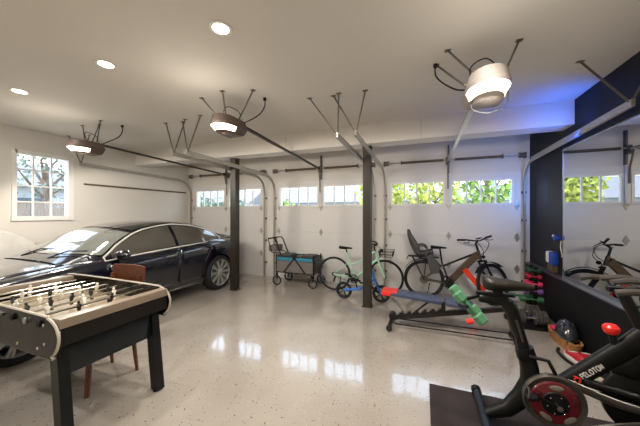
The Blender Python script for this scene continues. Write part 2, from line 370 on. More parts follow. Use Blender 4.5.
# ------------------------------------------------------------------ openers
LENS = mat('lit_lens', 'fff0d8', .4, emit=6, var=0)
OB = [mat('opener_brown', '54443a', .45, var=.05), mat('opener_brown2', '54443a', .45, var=.05), mat('opener_grey', '9a9088', .5, var=.03)]
for n, (x, y, z) in enumerate(OPEN):
    where = ['above the car bonnet', 'between the two black columns and the car roof', 'nearest the blue-lit corner, pale grey housing'][n]
    t = thing('garage_door_opener', ['garage door opener with lit lamp hanging over the dark blue car', 'garage door opener with lit lamp hanging near the left steel column', 'pale garage door opener with large lit lamp nearest the mirror wall'][n], 'garage door opener', (x, y, z), group='garage door openers')
    m = OB[n]
    def outline(sx, y0, y1, k):     # plan: round at the -Y end
        o = [(sx * cos(a), y0 + (1 + sin(a)) * .16 * 1 if True else 0) for a in [pi + pi * i / 14 for i in range(15)]]
        return [(px_ * .92, max(py_, y0)) for px_, py_ in o] + [(sx * .92, y1), (-sx * .92, y1)]
    def layer(b, o1, z1, o2, z2):
        A = [b.v((p[0], p[1], z1)) for p in o1]; B = [b.v((p[0], p[1], z2)) for p in o2]; N = len(A)
        for i in range(N): b.face([A[i], A[(i + 1) % N], B[(i + 1) % N], B[i]])
        b.face(A); b.face(B)
    b = MB(); oa = outline(.155, -.22, .20, 0); layer(b, oa, -.002, outline(.135, -.20, .18, 0), .085); layer(b, outline(.150, -.212, .19, 0), -.030, oa, -.002); b.build('housing', m, t)
    cut = [p for p in outline(.15, -.215, .0, 0)]; cut2 = [p for p in outline(.12, -.17, .0, 0)]
    b = MB(); layer(b, cut, -.031, cut2, -.076); b.build('lamp_lens', LENS, t)
    b = MB(); layer(b, [(-.15, .001), (.15, .001), (.15, .2), (-.15, .2)], -.001, [(-.12, .001), (.12, .001), (.12, .17), (-.12, .17)], -.085); layer(b, outline(.121, -.16, .171, 0), -.086, outline(.10, -.11, .15, 0), -.10); b.build('lower_cover', m, t)
    # rail to the header above the door
    L = 5.72 - y
    b = MB(); b.bar((0, .15, .09), (0, L, 2.59 - z), .045, .03); b.build('drive_rail', mat('rail_brown', '3b312b', .5, .2) if n < 2 else STEEL, t, smooth=0)
    b = MB(); b.bb(-.03, .03, L - .02, L + .06, 2.52 - z, 2.66 - z); b.build('header_bracket', DSTEEL, t, smooth=0)
    b = MB(); b.tube([(0, L - .10, 2.57 - z), (0, L - .08, 2.50 - z), (0, L - .02, 2.32 - z), (0, L - .01, 2.05 - z)], .014, 6); b.build('door_arm', DSTEEL, t)
    h = ZC - z - .002
    tops = [[(-.32, .13, h), (.215, .09, h), (.0, .2, h)], [(-.36, -.04, h), (.01, -.1, h), (.36, .01, h)], [(-.25, .23, h), (-.33, .45, h), (.29, .29, h)]][n]
    bots = [[(-.1, .05, .09), (.08, .05, .09), (.0, .15, .09)], [(-.1, 0, .085), (0, -.02, .085), (.1, .08, .085)], [(.0, .1, .085), (-.12, .12, .085), (.12, .12, .085)]][n]
    for p, q in zip(tops, bots):
        b = MB(); b.bar(q, p, .015, .005, up=(0, 1, 0)); b.bar((q[0] + .006, q[1], q[2]), (p[0] + .006, p[1], p[2]), .004, .014, up=(0, 1, 0)); b.bb(p[0] - .025, p[0] + .025, p[1] - .02, p[1] + .02, h - .006, h); b.build('mounting_strap', DSTEEL, t, smooth=0)
    b = MB(); b.bar((-.14, .1, .09), (.14, .1, .09), .03, .012); b.build('cross_bracket', STEEL, t, smooth=0)
    e = [(.29, .36, h), (.37, .24, h), (-.34, .43, h)][n]
    s_ = 1 if n < 2 else -1
    b = MB(); b.tube(cat([e, (e[0], e[1], h - .10), (e[0] * .85, e[1] * .9, h - .2), (s_ * .19, .18, .10), (s_ * .10, .15, .07)], 6), .007, 6); b.cyl((e[0], e[1], h - .03), (e[0], e[1], h), .02)
    b.build('power_cord', BLACK, t)
    b = MB(); b.tube(cat([(-.08, .1, .09), (-.1, .05, .2), (.0, .02, .24), (.1, .1, .18), (.08, .12, .09)], 6), .005, 6); b.build('wire', BLACK, t)
    if n == 2:
        b = MB(); b.tube(cat([(-.09, -.05, -.08), (-.10, -.02, -.15), (.02, .0, -.19), (.13, .0, -.13), (.14, .02, .02)], 6), .004, 6); b.build('wire', BLACK, t)
# ------------------------------------------------------------------ recessed lights
GLOW = mat('downlight_glow', 'fff6e8', .4, emit=9, var=0)
NM = ['recessed ceiling light farthest left, nearest the window', 'middle of the three recessed ceiling lights', 'recessed ceiling light closest to the top of the picture, right of the others']
for n, (x, y) in enumerate(DOWN):
    t = thing('recessed_light', NM[n] if n < 3 else 'round recessed ceiling light added out of view as fill over the near part of the garage', 'ceiling light', (x, y, ZC), group='recessed ceiling lights')
    MB().lathe([(.062, -.006), (.085, -.008), (.088, -.001), (.062, -.001)], closed=True).build('trim_ring', TRIM, t)
    MB().lathe([(.001, -.004), (.062, -.006)], ax='z').build('lens', GLOW, t)
# ------------------------------------------------------------------ steel columns
for n, (x, l) in enumerate(((-3.62, 'dark brown square steel column standing by the car rear wheel'), (-.876, 'dark brown square steel column in front of the mint green bike'))):
    y = 4.44
    t = thing('steel_column', l, 'column', (x, y, 0), group='steel columns under the beam')
    b = MB(); b.bb(-.065, .065, .0, .012, .01, 2.69); b.bb(-.065, .065, .118, .13, .01, 2.69); b.bb(-.008, .008, .01, .12, .01, 2.69); b.bb(-.06, .06, .01, .12, .01, 2.69, bev=.004); b.build('shaft', COLUMN, t, smooth=0)
    MB().bb(-.085, .085, -.01, .15, .001, .014).build('base_plate', COLUMN, t, smooth=0)
    MB().bb(-.08, .08, -.01, .14, 2.685, 2.70).build('cap_plate', COLUMN, t, smooth=0)
# dark batten along the left wall
tag(MB().bb(XL + .001, XL + .022, 3.26, 5.70, 2.14, 2.175, bev=.003).build('wall_batten', mat('batten_brown', '5b4a36', .6, var=.3, scale=30)), 'long thin brown batten fixed along the left wall above the car', 'rail')

# ================================================================== THE CAR (local: x across, y from the front axle to the tail)
PAINT = mat('car_paint', '080a18', .2, .2, coat=1, var=.03, scale=3)
SGLASS = mat('car_side_glass', '4b4740', .05, 0, coat=1, var=.1, scale=1.5)  # reflections of the walls and doors put into the base colour
CGLASS = mat('car_glass', '1a1d1c', .03, 0, coat=1, var=.02, spec=1.0)
SCREEN = mat('windscreen_glass', '6a6c66', .02, 0, coat=1, var=.02, spec=1.0)  # pale ceiling reflection put into the base colour
car = thing('electric_car', 'dark navy blue liftback sedan parked on the left, nose toward the foosball table', 'car', (-4.90, 1.48, 0))
ST = [(-.93, .55, .32, .50, .56), (-.90, .72, .26, .58, .63), (-.78, .86, .20, .68, .73), (-.5, .94, .17, .78, .82), (-.1, .97, .16, .86, .895), (.3, .98, .16, .905, .94),
      (.8, .98, .16, .945, .97), (1.4, .97, .16, .975, .98), (2.1, .972, .16, 1.0, 1.01), (2.6, .985, .16, 1.02, 1.03), (3.0, .985, .17, 1.03, 1.05), (3.3, .97, .19, 1.01, 1.07),
      (3.55, .93, .23, .98, 1.06), (3.74, .88, .29, .95, 1.05), (3.84, .80, .36, .91, 1.02), (3.89, .68, .46, .84, .95)]
def ring(y, hw, zb, zs, zc):
    h = zs - zb
    half = [(0, zb), (hw * .80, zb), (hw * .93, zb + .10 * h), (hw * .965, zb + .25 * h), (hw * .985, zb + .5 * h), (hw, zb + .72 * h), (hw * .985, zb + .88 * h), (hw * .93, zs), (hw * .80, zs + .35 * (zc - zs)), (hw * .45, zc - .1 * (zc - zs)), (0, zc)]
    return [(x, y, z) for x, z in half] + [(-x, y, z) for x, z in half[-2:0:-1]]
b = MB(); rings = [[b.v(p) for p in ring(*s_)] for s_ in ST]; N = len(rings[0])
for A, B in zip(rings, rings[1:]):
    for i in range(N): b.face([A[i], A[(i + 1) % N], B[(i + 1) % N], B[i]])
b.face(rings[0]); b.face(rings[-1])
shell = b.build('body', PAINT, None, smooth=60, sub=2)
cutm = MB()
for y in (0, 2.96):
    for sx in (-1, 1): cutm.cyl((sx * .70, y, .345), (sx * 1.1, y, .345), .385, seg=48)
cutter = cutm.build('cut', PAINT, None)
md = shell.modifiers.new('arch', 'BOOLEAN'); md.operation = 'DIFFERENCE'; md.object = cutter; md.solver = 'EXACT'
dg = bpy.context.evaluated_depsgraph_get(); dg.update()
me = bpy.data.meshes.new_from_object(shell.evaluated_get(dg)); me.name = 'body'
shell.modifiers.clear(); shell.data = me; bpy.data.objects.remove(cutter)
me.materials.clear(); me.materials.append(PAINT)
for p in me.polygons: p.use_smooth = True; p.material_index = 0
me.set_sharp_from_angle(angle=R(40))
shell.parent = car
bmt = bmesh.new(); bmt.from_mesh(me); BV = BVHTree.FromBMesh(bmt); bmt.free()
def sidex(y, z):
    h = BV.ray_cast(V((3, y, z)), V((-1, 0, 0)))
    return h[0].x if h[0] else .95
def topz(x, y):
    h = BV.ray_cast(V((x, y, 3)), V((0, 0, -1)))
    return h[0].z if h[0] else .9
def sidepatch(name, poly_y, zlo, zhi, sx, m, off=.0015, nu=14, nv=10, par=None):
    # poly_y(z) -> (y0, y1)
    def fn(u, v):
        z = zlo + (zhi - zlo) * v; y0, y1 = poly_y(v); y = y0 + (y1 - y0) * u
        return (sx * (sidex(y, z) + off), y, z)
    return MB().grid(fn, nu, nv).build(name, m, par or car, smooth=60, solid=.003)
BELT = [(.3, .92), (.8, .945), (1.4, .975), (2.1, 1.0), (2.6, 1.02), (3.0, 1.03), (3.3, 1.04), (3.75, 1.05)]
ZS = [(.5, .93), (.8, .955), (1.09, 1.14), (1.45, 1.30), (1.93, 1.375), (2.2, 1.37), (2.47, 1.335), (2.81, 1.25), (3.0, 1.17), (3.2, 1.06), (3.75, 1.05)]
ZCC = [(.42, .95), (.8, 1.15), (1.11, 1.315), (1.5, 1.41), (1.9, 1.44), (2.3, 1.43), (2.7, 1.36), (3.1, 1.25), (3.5, 1.12), (3.78, 1.055)]
def G(y, t, off=0):
    zb = interp(BELT, y) - .03; zs = max(interp(ZS, y), zb + .01); zc = max(interp(ZCC, y), zs + .004)
    sg = 1 if t < .5 else -1; tt = min(t, 1 - t); xb = .885 if y < 2.6 else .885 - (y - 2.6) * .17; xs = xb - (zs - zb) * .62
    if y < .8: xs = xb = .885 - (.8 - y) * .55
    if tt < .35:
        w_ = tt / .35; x = xb + (xs - xb) * w_ + .02 * sin(pi * w_); z = zb + (zs - zb) * w_; nx, nz = .85, .5
    else:
        w_ = (tt - .35) / .15; x = xs * cos(pi / 2 * w_ ** .9); z = zs + (zc - zs) * sin(pi / 2 * w_ ** .9); nx, nz = .4 * (1 - w_), .95
    return V((sg * (x + off * nx), y, z + off * nz))
def smooth_tab(tab):
    P = cat([(a, b_, 0) for a, b_ in tab], 5); return [(p.x, p.y) for p in P]
BELT, ZS, ZCC = smooth_tab(BELT), smooth_tab(ZS), smooth_tab(ZCC)
b = MB(); b.grid(lambda u, v: G(.44 + 3.34 * u, v), 60, 40); gh = b.build('cabin', PAINT, car, smooth=60)
for sg in (0, 1):
    T_ = (lambda t: t) if sg == 0 else (lambda t: 1 - t)
    for (a, c) in ((.93, 1.97), (2.03, 3.05)):
        def fn(u, v, a=a, c=c):
            y = a + (c - a) * u; tl = .035
            return G(y, T_(tl + (.325 - tl) * v), .006)
        MB().grid(fn, 24, 8).build('side_window', SGLASS, car, smooth=60)
    top = [G(.84 + (3.13 - .84) * k / 40, T_(.345), .009) for k in range(41)]; bot = [G(3.13 - (3.13 - .84) * k / 30, T_(.01), .009) for k in range(31)]
    part_label(MB().tube(top + bot, .013, 6, closed=True).build('window_trim', mat('bright_trim', 'dcd8ce', .3, .3), car), 'chrome window surround')
    sx = 1 if sg == 0 else -1
    sidepatch('front_door', lambda v: (.80 - .12 * (1 - v) * 0 + .05 * sin(v * pi), 1.99), .34, .955, sx, PAINT)
    sidepatch('rear_door', lambda v: (2.005, 2.50 + .42 * max(0, v - .35)), .34, .985, sx, PAINT)
    for y, z in ((1.80, .86), (2.62, .88)):
        b = MB(); x_ = sx * (sidex(y, z) + .006); b.box((x_, y, z), (.014, .22, .022), bev=.005); part_label(b.build('door_handle', CHROME, car), 'flush chrome door handle')
    b = MB(); b.tube([(sx * (sidex(y, .262) + .004), y, .262) for y in [.55 + .1 * k for k in range(19)]], .009, 6); part_label(b.build('rocker_trim', CHROME, car), 'chrome strip along the sill')
    m_ = MB(); m_.ell((sx * 1.02, .98, 1.0), (.11, .075, .065), (0, 0, sx * .15)); m_.bar((sx * .88, 1.0, .955), (sx * .98, .99, .97), .03, .03)
    mm = m_.build('door_mirror', PAINT, car)
    MB().ell((sx * 1.02, 1.045, 1.0), (.085, .012, .045)).build('mirror_glass', CHROME, mm)
    # lights
    def hl(u, v): y = -.72 + .5 * u; z = .62 + .06 * u + (.10 - .05 * u) * (v - .5); return (sx * (sidex(y, z) + .004), y, z)
    MB().grid(hl, 10, 4).build('headlight', mat('lamp_clear', 'c9ccd0', .05, coat=1), car, smooth=60, solid=.005)
    def tl(u, v): y = 3.46 + .27 * u; z = .86 + (.10) * (v - .5); return (sx * (sidex(y, z) + .004), y, z)
    MB().grid(tl, 10, 4).build('tail_light', mat('lamp_red', '8c1414', .1, coat=1), car, smooth=60, solid=.005)
# windscreen, glass roof, rear screen
def patch(l0, l1, hw, nu=24, nv=16):
    def fn(u, v):
        a = 2 * u - 1; y = l0(a) + (l1(a) - l0(a)) * v; t = .5 - a * hw(v); return G(y, t, .007)
    return fn
MB().grid(patch(lambda a: .56 + .26 * a * a, lambda a: 1.16 + .14 * a * a, lambda v: .135), 30, 16).build('windscreen', SCREEN, car, smooth=70)
MB().grid(patch(lambda a: 1.24 + .12 * a * a, lambda a: 2.35, lambda v: .13), 24, 16).build('glass_roof', CGLASS, car, smooth=70)
MB().grid(patch(lambda a: 2.55, lambda a: 3.62 - .2 * a * a, lambda v: .125), 24, 16).build('rear_window', CGLASS, car, smooth=70)
for sx in (-.35, .3):
    MB().tube([(sx, .50, .985), (sx + .2, .62, G(.62, .5).z + .02), (sx + .5, .68, G(.68, .5).z - .005)], .008, 6).build('wiper', BLACK, car)
b = MB(); hood = lambda u, v: ((2 * u - 1) * (.70 + .06 * v), -.72 + 1.18 * v, topz((2 * u - 1) * (.70 + .06 * v), -.72 + 1.18 * v) + .004)
b.grid(hood, 16, 16).build('bonnet', PAINT, car, smooth=60, solid=.006)
MB().bb(-.35, .35, -.955, -.93, .28, .36, bev=.01).build('bumper_intake', BLACK, car)
# wheels
def car_wheel(sx, y):
    wr = bpy.data.objects.new('wheel', None); COL.objects.link(wr); wr.parent = car; wr.location = (sx * .86, y, .35)
    if sx < 0: wr.rotation_euler = (0, 0, pi)
    MB().lathe([(.268, -.11), (.33, -.115), (.349, -.09), (.352, 0), (.349, .09), (.33, .115), (.268, .11)], ax='x', seg=48, closed=True).build('tyre', RUBBER, wr, smooth=50)
    b = MB(); b.lathe([(.270, -.10), (.274, .10), (.268, .116), (.258, .10), (.256, -.10)], ax='x', seg=48, closed=True)
    for k in range(10):
        a = 2 * pi * k / 10
        for da in (-.10, .10):
            b.bar((.095, .05 * cos(a), .05 * sin(a)), (.10, .262 * cos(a + da * .8), .262 * sin(a + da * .8)), .026, .018, up=(1, 0, 0))
    b.lathe([(.01, .115), (.055, .11), (.07, .095), (.07, .05)], ax='x'); b.build('rim', mat('rim_silver', 'b9b6b0', .3, .55), wr, smooth=40)
    MB().lathe([(.02, .03), (.18, .03), (.18, .05), (.02, .05)], ax='x', seg=32).build('brake_disc', DSTEEL, wr)
    MB().lathe([(.01, -.05), (.24, -.05), (.24, -.03), (.01, -.03)], ax='x', seg=32).build('wheel_back', BLACK, wr)
    for o in wr.children: pass
    return wr
for sx in (1, -1):
    for y in (0, 2.96): car_wheel(sx, y)

# ================================================================== FOOSBALL TABLE (local origin on the floor under its centre)
FT = thing('foosball_table', 'black and chrome foosball table with pale edge trim at the left foreground', 'foosball table', (-2.905, 1.375, 0))
TAUPE = mat('taupe_rail', '8a7a68', .35, .2, var=.05); FBLK = mat('foos_black', '120e0b', .4, 0, spec=.3); CREAM = mat('cream_trim', 'b9ae9c', .4)
PANEL = mat('polished_side', '171513', .22, .4, var=.1)
for sy in (-1, 1):
    prof = [(-.78, .74), (-.70, .66), (-.60, .640), (.60, .640), (.68, .655), (.735, .70), (.76, .76), (.755, .81), (.72, .858), (.64, .892), (.50, .902), (-.70, .902), (-.78, .85)]
    prof = [(p.x, p.y) for p in cat([(a, z, 0) for a, z in prof], 4, True)]
    lo, hi = (sy * .385, sy * .41)
    p_ = MB().prism(prof, min(lo, hi), max(lo, hi)).build('side_panel', PANEL, FT, smooth=30)
    part_label(MB().tube([(a, (lo + hi) / 2, z) for a, z in prof], .0095, 6, closed=True, up=(0, 1, 0)).build('edge_trim', CREAM, p_), 'pale edge moulding')
for sx in (-1, 1):
    e = MB().bb(sx * .70, sx * .735, -.385, .385, .712, .83).build('end_wall', FBLK, FT, smooth=0)
    part_label(MB().bb(sx * .66, sx * .745, -.385, .385, .83, .893, bev=.006).build('top_rail', TAUPE, e), 'taupe top rail')
    part_label(MB().bb(sx * .654, sx * .66, -.11, .11, .765, .84).build('goal', BLACK, e, smooth=0), 'dark goal opening')
MB().bb(-.66, .66, -.385, .385, .74, .765).build('playfield', wood_mat('field', '85745a', '978568', .35), FT, smooth=0)
b = MB(); b.bb(-.70, .70, -.385, .385, .712, .742); b.build('cabinet_floor', FBLK, FT, smooth=0)
b = MB(); f_ = []
b.tube([(.13 * cos(a), .13 * sin(a), .7665) for a in [2 * pi * k / 32 for k in range(32)]], .003, 4, closed=True); b.bb(-.002, .002, -.38, .38, .765, .768); b.build('field_line', TRIM, FT, smooth=0)
PW = mat('player_white', 'e2ddd0', .35); PK = mat('player_black', '1a1816', .35)
def player(m):
    b = MB(); b.box((0, 0, -.005), (.022, .028, .05), bev=.004); b.ell((0, 0, .035), (.013, .013, .015), u=10, v=8); b.box((0, 0, -.045), (.016, .022, .04), bev=.003); b.box((.004, 0, -.072), (.030, .026, .016), bev=.003)
    b.cyl((0, -.020, 0), (0, .020, 0), .013, seg=10)
    o = b.build('player', m, None)
    for q in o.data.vertices: q.co *= .82
    return o
PR = {0: player(PW), 1: player(PK)}; used_p = {0: False, 1: False}
rows = [(1, 0), (2, 0), (3, 1), (5, 0), (5, 1), (3, 0), (2, 1), (1, 1)]
for k, (cnt, tm) in enumerate(rows):
    x = -.58 + k * 1.16 / 7; z = .855
    rd = MB().cyl((0, -.425, 0), (0, .47, 0), .0085, seg=10).build('rod', CHROME, FT, loc=(x, 0, z))
    for j in range(cnt):
        y = (j - (cnt - 1) / 2) * (.70 / (cnt if cnt > 2 else 3))
        if not used_p[tm]: o = PR[tm]; used_p[tm] = True
        else: o = PR[tm].copy(); COL.objects.link(o)
        o.parent = rd; o.location = (0, y, 0); o.rotation_euler = (0, random.uniform(-.35, .35), 0 if tm else pi)
    for sy in (-1, 1):
        MB().lathe([(.009, 0), (.022, 0), (.022, sy * .012), (.009, sy * .016)], ax='y', seg=14).build('bearing', BLACK if k % 2 else ALU, rd, loc=(0, sy * .412, 0))
    sy = 1 if tm else -1
    if sy > 0: MB().lathe([(.01, sy * .45), (.014, sy * .46), (.016, sy * .50), (.012, sy * .56), (.008, sy * .57)] if sy > 0 else [], ax='y', seg=12).build('handle', BLACK, rd)
for (x, z) in ((.62, .85), (.63, .73), (.55, .69), (.30, .68), (.0, .68), (-.3, .68)):
    MB().ell((x, -.412, z), (.010, .005, .010), u=12, v=8).build('bolt', CREAM, FT)
LEGM = mat('leg_black', '090b0b', .35, 0, spec=.35)
for sx in (-1, 1):
    for sy in (-1, 1):
        b = MB(); x0 = sx * .69; P_ = [(sx * .57, .70), (sx * .655, .70), (sx * .735, .012), (sx * .65, .012)]; b.prism(P_, sy * .33 - .033, sy * .33 + .033, 'y')
        lg = b.build('leg', LEGM, FT, smooth=0)
        MB().cyl((x0, sy * .32, 0), (x0, sy * .32, .015), .03).build('foot', BLACK, lg)
    MB().bb(sx * .635 - .012, sx * .635 + .012, -.297, .297, .475, .70, bev=.004).build('cross_panel', mat('panel_slate', '0c1418', .3, 0, coat=.1, spec=.3), FT)
for sy in (-1, 1): MB().bb(-.56, .56, sy * .25 - .012, sy * .25 + .012, .56, .66).build('stretcher', LEGM, FT, smooth=0)

# ================================================================== WOODEN CHAIR tucked behind the foosball table
CH = thing('wooden_chair', 'reddish brown wooden chair with curved backrest tucked behind the foosball table', 'chair', (-2.87, 1.62, 0))
WOOD = wood_mat('chair_wood', '42200f', '6e3b20', .35, (3, 3, 12))
def curve_back(z0, z1, hw, y, th):
    b = MB(); n = 12
    P = [(-hw + 2 * hw * k / n) for k in range(n + 1)]
    dy = lambda x: .045 * (1 - (x / hw) ** 2)
    A = [[b.v((x, y + dy(x) + o, z)) for (o, z) in ((0, z0), (th, z0), (th + .02, z1), (.02, z1))] for x in P]
    for p, q in zip(A, A[1:]):
        for i in range(4): b.face([p[i], p[(i + 1) % 4], q[(i + 1) % 4], q[i]])
    b.face(A[0]); b.face(A[-1]); return b
curve_back(.80, 1.03, .235, .235, .022).build('backrest', WOOD, CH, smooth=40)
b = MB(); b.prism(rrect(-.21, .21, -.21, .21, .04), .44, .475, 'z'); b.build('seat', WOOD, CH, smooth=30)
for sx in (-1, 1):
    MB().tube([(sx * .18, -.18, .45), (sx * .19, -.21, .0)], [.026, .020], 8).build('leg', WOOD, CH)
    MB().tube(cat([(sx * .19, .22, 0), (sx * .185, .185, .45), (sx * .20, .23, .95)], 6), [.015 + .006 * sin(pi * k / 12) for k in range(13)], 8).build('leg', WOOD, CH)
    MB().bb(sx * .19 - .01, sx * .19 + .01, -.17, .17, .385, .44).build('apron', WOOD, CH, smooth=0)
MB().bb(-.17, .17, .175, .195, .385, .44).build('apron', WOOD, CH, smooth=0); MB().bb(-.17, .17, -.195, -.175, .385, .44).build('apron', WOOD, CH, smooth=0)

# ================================================================== WHEELS AND BICYCLES
def bike_wheel(name, parent, loc, r, tw, rimm=BLACK, nsp=28, rot=None, spk=ALU):
    wh = MB().lathe([(r - tw * 1.6, -tw * .4), (r - tw * 1.6, tw * .4), (r - tw * 2.2, tw * .25), (r - tw * 2.2, -tw * .25)], ax='y', seg=40, closed=True).build(name, rimm, parent, loc=loc)
    if rot: wh.rotation_euler = rot
    MB().lathe([(r - tw + tw * cos(a), tw * .9 * sin(a)) for a in [2 * pi * k / 10 for k in range(10)]], ax='y', seg=44, closed=True).build('tyre', RUBBER, wh, smooth=60)
    if nsp:
        b = MB()
        for k in range(nsp):
            a = 2 * pi * k / nsp; s_ = 1 if k % 2 else -1; a2 = a + s_ * (.5 if (k // 2) % 2 else -.5)
            b.tube([(.02 * cos(a2), s_ * .03, .02 * sin(a2)), ((r - tw * 2) * cos(a), 0, (r - tw * 2) * sin(a))], .0016, 4, caps=False)
        b.build('spokes', spk, wh, smooth=0)
    MB().cyl((0, -.045, 0), (0, .045, 0), .018).build('hub', BLACK, wh)
    return wh
def crankset(par, loc, ringr=.09, arm=.17, ang=.6, m=BLACK, side=-1):
    cs = bpy.data.objects.new('crankset', None); COL.objects.link(cs); cs.parent = par; cs.location = loc
    b = MB(); b.lathe([(ringr, -.003), (ringr, .003), (ringr - .012, .003), (ringr - .012, -.003)], ax='y', c=(0, side * .045, 0), seg=28, closed=True)
    for k in range(5): a = 2 * pi * k / 5; b.bar((0, side * .045, 0), (ringr * .92 * cos(a), side * .045, ringr * .92 * sin(a)), .008, .014)
    b.cyl((0, -.06, 0), (0, .06, 0), .02); b.build('chainring', m, cs)
    for s_ in (1, -1):
        d = V((cos(ang), 0, sin(ang))) * arm * s_; y = s_ * .065 * side
        MB().bar((0, y, 0), (d.x, y, d.z), .014, .026).build('crank_arm', m, cs, smooth=0)
        MB().box((d.x, y + (.06 if y > 0 else -.06), d.z), (.09, .09, .02), bev=.005).build('pedal', BLACK, cs)
    return cs
def saddle(par, loc, m=BLACK, L=.27, W=.15, rz=0, name='saddle'):
    b = MB(); prof = [(-.5, .30), (-.47, .75), (-.38, .98), (-.2, .85), (0, .45), (.2, .25), (.4, .20), (.48, .14), (.5, .06)]
    rings = []
    for t, wd in prof:
        hw = W / 2 * wd; zz = .012 * (t * 2) ** 2 * (1 if t < 0 else -.6)
        rings.append([b.v((t * L, hw * cos(a), zz + (.024 if sin(a) > 0 else .034 * (1 - .3 * t)) * sin(a) * (.4 + .6 * min(1, wd * 2)))) for a in [2 * pi * k / 14 for k in range(14)]])
    for A, B in zip(rings, rings[1:]):
        for k in range(14): b.face([A[k], A[(k + 1) % 14], B[(k + 1) % 14], B[k]])
    b.face(rings[0]); b.face(rings[-1])
    o = b.build(name, m, par, smooth=60, sub=1, loc=loc); o.rotation_euler = (0, 0, rz)
    return o
def tube_part(name, pts, r, m, par, seg=10, flat=1): return MB().tube(pts, r, seg, flat=flat).build(name, m, par, smooth=50)

# mint green city bike -------------------------------------------------
MINT = mat('mint_paint', 'b2dcc2', .35, var=.03, coat=.3)
MBK = thing('bicycle', 'mint green step-through bicycle with black basket behind the middle steel column', 'bicycle', (-1.69, 5.20, 0))
r = .345
bike_wheel('wheel', MBK, (0, 0, r), r, .02); bike_wheel('wheel', MBK, (1.02, 0, r), r, .02)
bb_ = (.43, 0, .28); st = (.27, 0, .79); ht, hb = (.83, 0, .84), (.88, 0, .70)
tube_part('seat_tube', [bb_, st], .020, MINT, MBK)
tube_part('top_tube', [(.35, 0, .55), (.50, 0, .60), ht], .019, MINT, MBK)
tube_part('down_tube', [bb_, hb], .025, MINT, MBK)
tube_part('head_tube', [(hb[0] + .01, 0, hb[2] - .04), ht], .021, MINT, MBK)
for s_ in (-1, 1):
    tube_part('chain_stay', [(bb_[0], s_ * .02, bb_[2]), (0, s_ * .06, r)], .010, MINT, MBK)
    tube_part('seat_stay', [(.33, s_ * .015, .62), (0, s_ * .06, r)], .008, MINT, MBK)
f = tube_part('fork', [(.87, 0, .70), (.90, 0, .66)], .018, MINT, MBK)
for s_ in (-1, 1): tube_part('fork_blade', [(.89, s_ * .02, .69), (.91, s_ * .05, .62), (1.02, s_ * .055, r)], [.017, .019, .012], MINT, f)
tube_part('seat_post', [st, (.245, 0, .87)], .013, BLACK, MBK); saddle(MBK, (.24, 0, .885))
tube_part('stem', [ht, (.81, 0, .94), (.87, 0, .97)], .014, BLACK, MBK)
h = MB().tube(cat([(.72, -.29, 1.0), (.80, -.22, 1.0), (.87, -.06, .98), (.87, .06, .98), (.80, .22, 1.0), (.72, .29, 1.0)], 4), .012, 8).build('handlebar', BLACK, MBK)
for s_ in (-1, 1):
    MB().cyl((.72, s_ * .29, 1.0), (.66, s_ * .32, 1.0), .017).build('grip', BLACK, h)
    tube_part('brake_lever', [(.77, s_ * .25, .99), (.83, s_ * .28, .96), (.78, s_ * .33, .95)], .006, BLACK, h)
MB().tube(cat([(.85, -.1, .97), (.97, -.12, .90), (.98, -.06, .80), (.90, -.03, .72)], 5), .004, 6).build('brake_cable', BLACK, MBK)
MB().lathe([(.001, 0), (.03, .0), (.034, .05), (.001, .055)], c=(.93, 0, .86), ax='x').build('headlamp', BLACK, MBK)
bk = MB()
for z, e in ((.76, 0), (.81, .01), (.87, .02)):
    x0, x1, yy = .93 - e, 1.16 + e, .13 + e; bk.tube([(x0, -yy, z), (x1, -yy, z), (x1, yy, z), (x0, yy, z)], .004, 6, closed=True)
for k in range(9):
    t = k / 8; bk.tube([(.93 + .23 * t, -.13, .76), (.92 + .25 * t, -.15, .87)], .0025, 4); bk.tube([(.93 + .23 * t, .13, .76), (.92 + .25 * t, .15, .87)], .0025, 4); bk.tube([(.93 + .23 * t, -.13, .76), (.93 + .23 * t, .13, .76)], .0025, 4)
    bk.tube([(.93, -.13 + .26 * t, .76), (.91, -.15 + .3 * t, .87)], .0025, 4); bk.tube([(1.16, -.13 + .26 * t, .76), (1.18, -.15 + .3 * t, .87)], .0025, 4)
part_label(bk.build('front_basket', BLACK, MBK, smooth=0), 'black wire front basket')
crankset(MBK, bb_, .085, .16, 2.4)
part_label(MB().tube([(bb_[0], -.05, bb_[2] + .085), (0, -.05, r + .03)], .005, 6).tube([(bb_[0], -.05, bb_[2] - .085), (0, -.05, r - .03)], .005, 6).build('chain', DGREY, MBK), 'dark chain')
MB().box((0.02, -.05, r - .10), (.03, .02, .12), rot=(0, .3, 0)).build('derailleur', BLACK, MBK, smooth=0)
MB().lathe([(.001, -.05), (.04, -.048), (.04, -.04), (.001, -.04)], c=(0, 0, r), ax='y').build('sprocket', DGREY, MBK)
tube_part('kickstand', [(.12, .05, .30), (.05, .20, .005)], .009, BLACK, MBK)

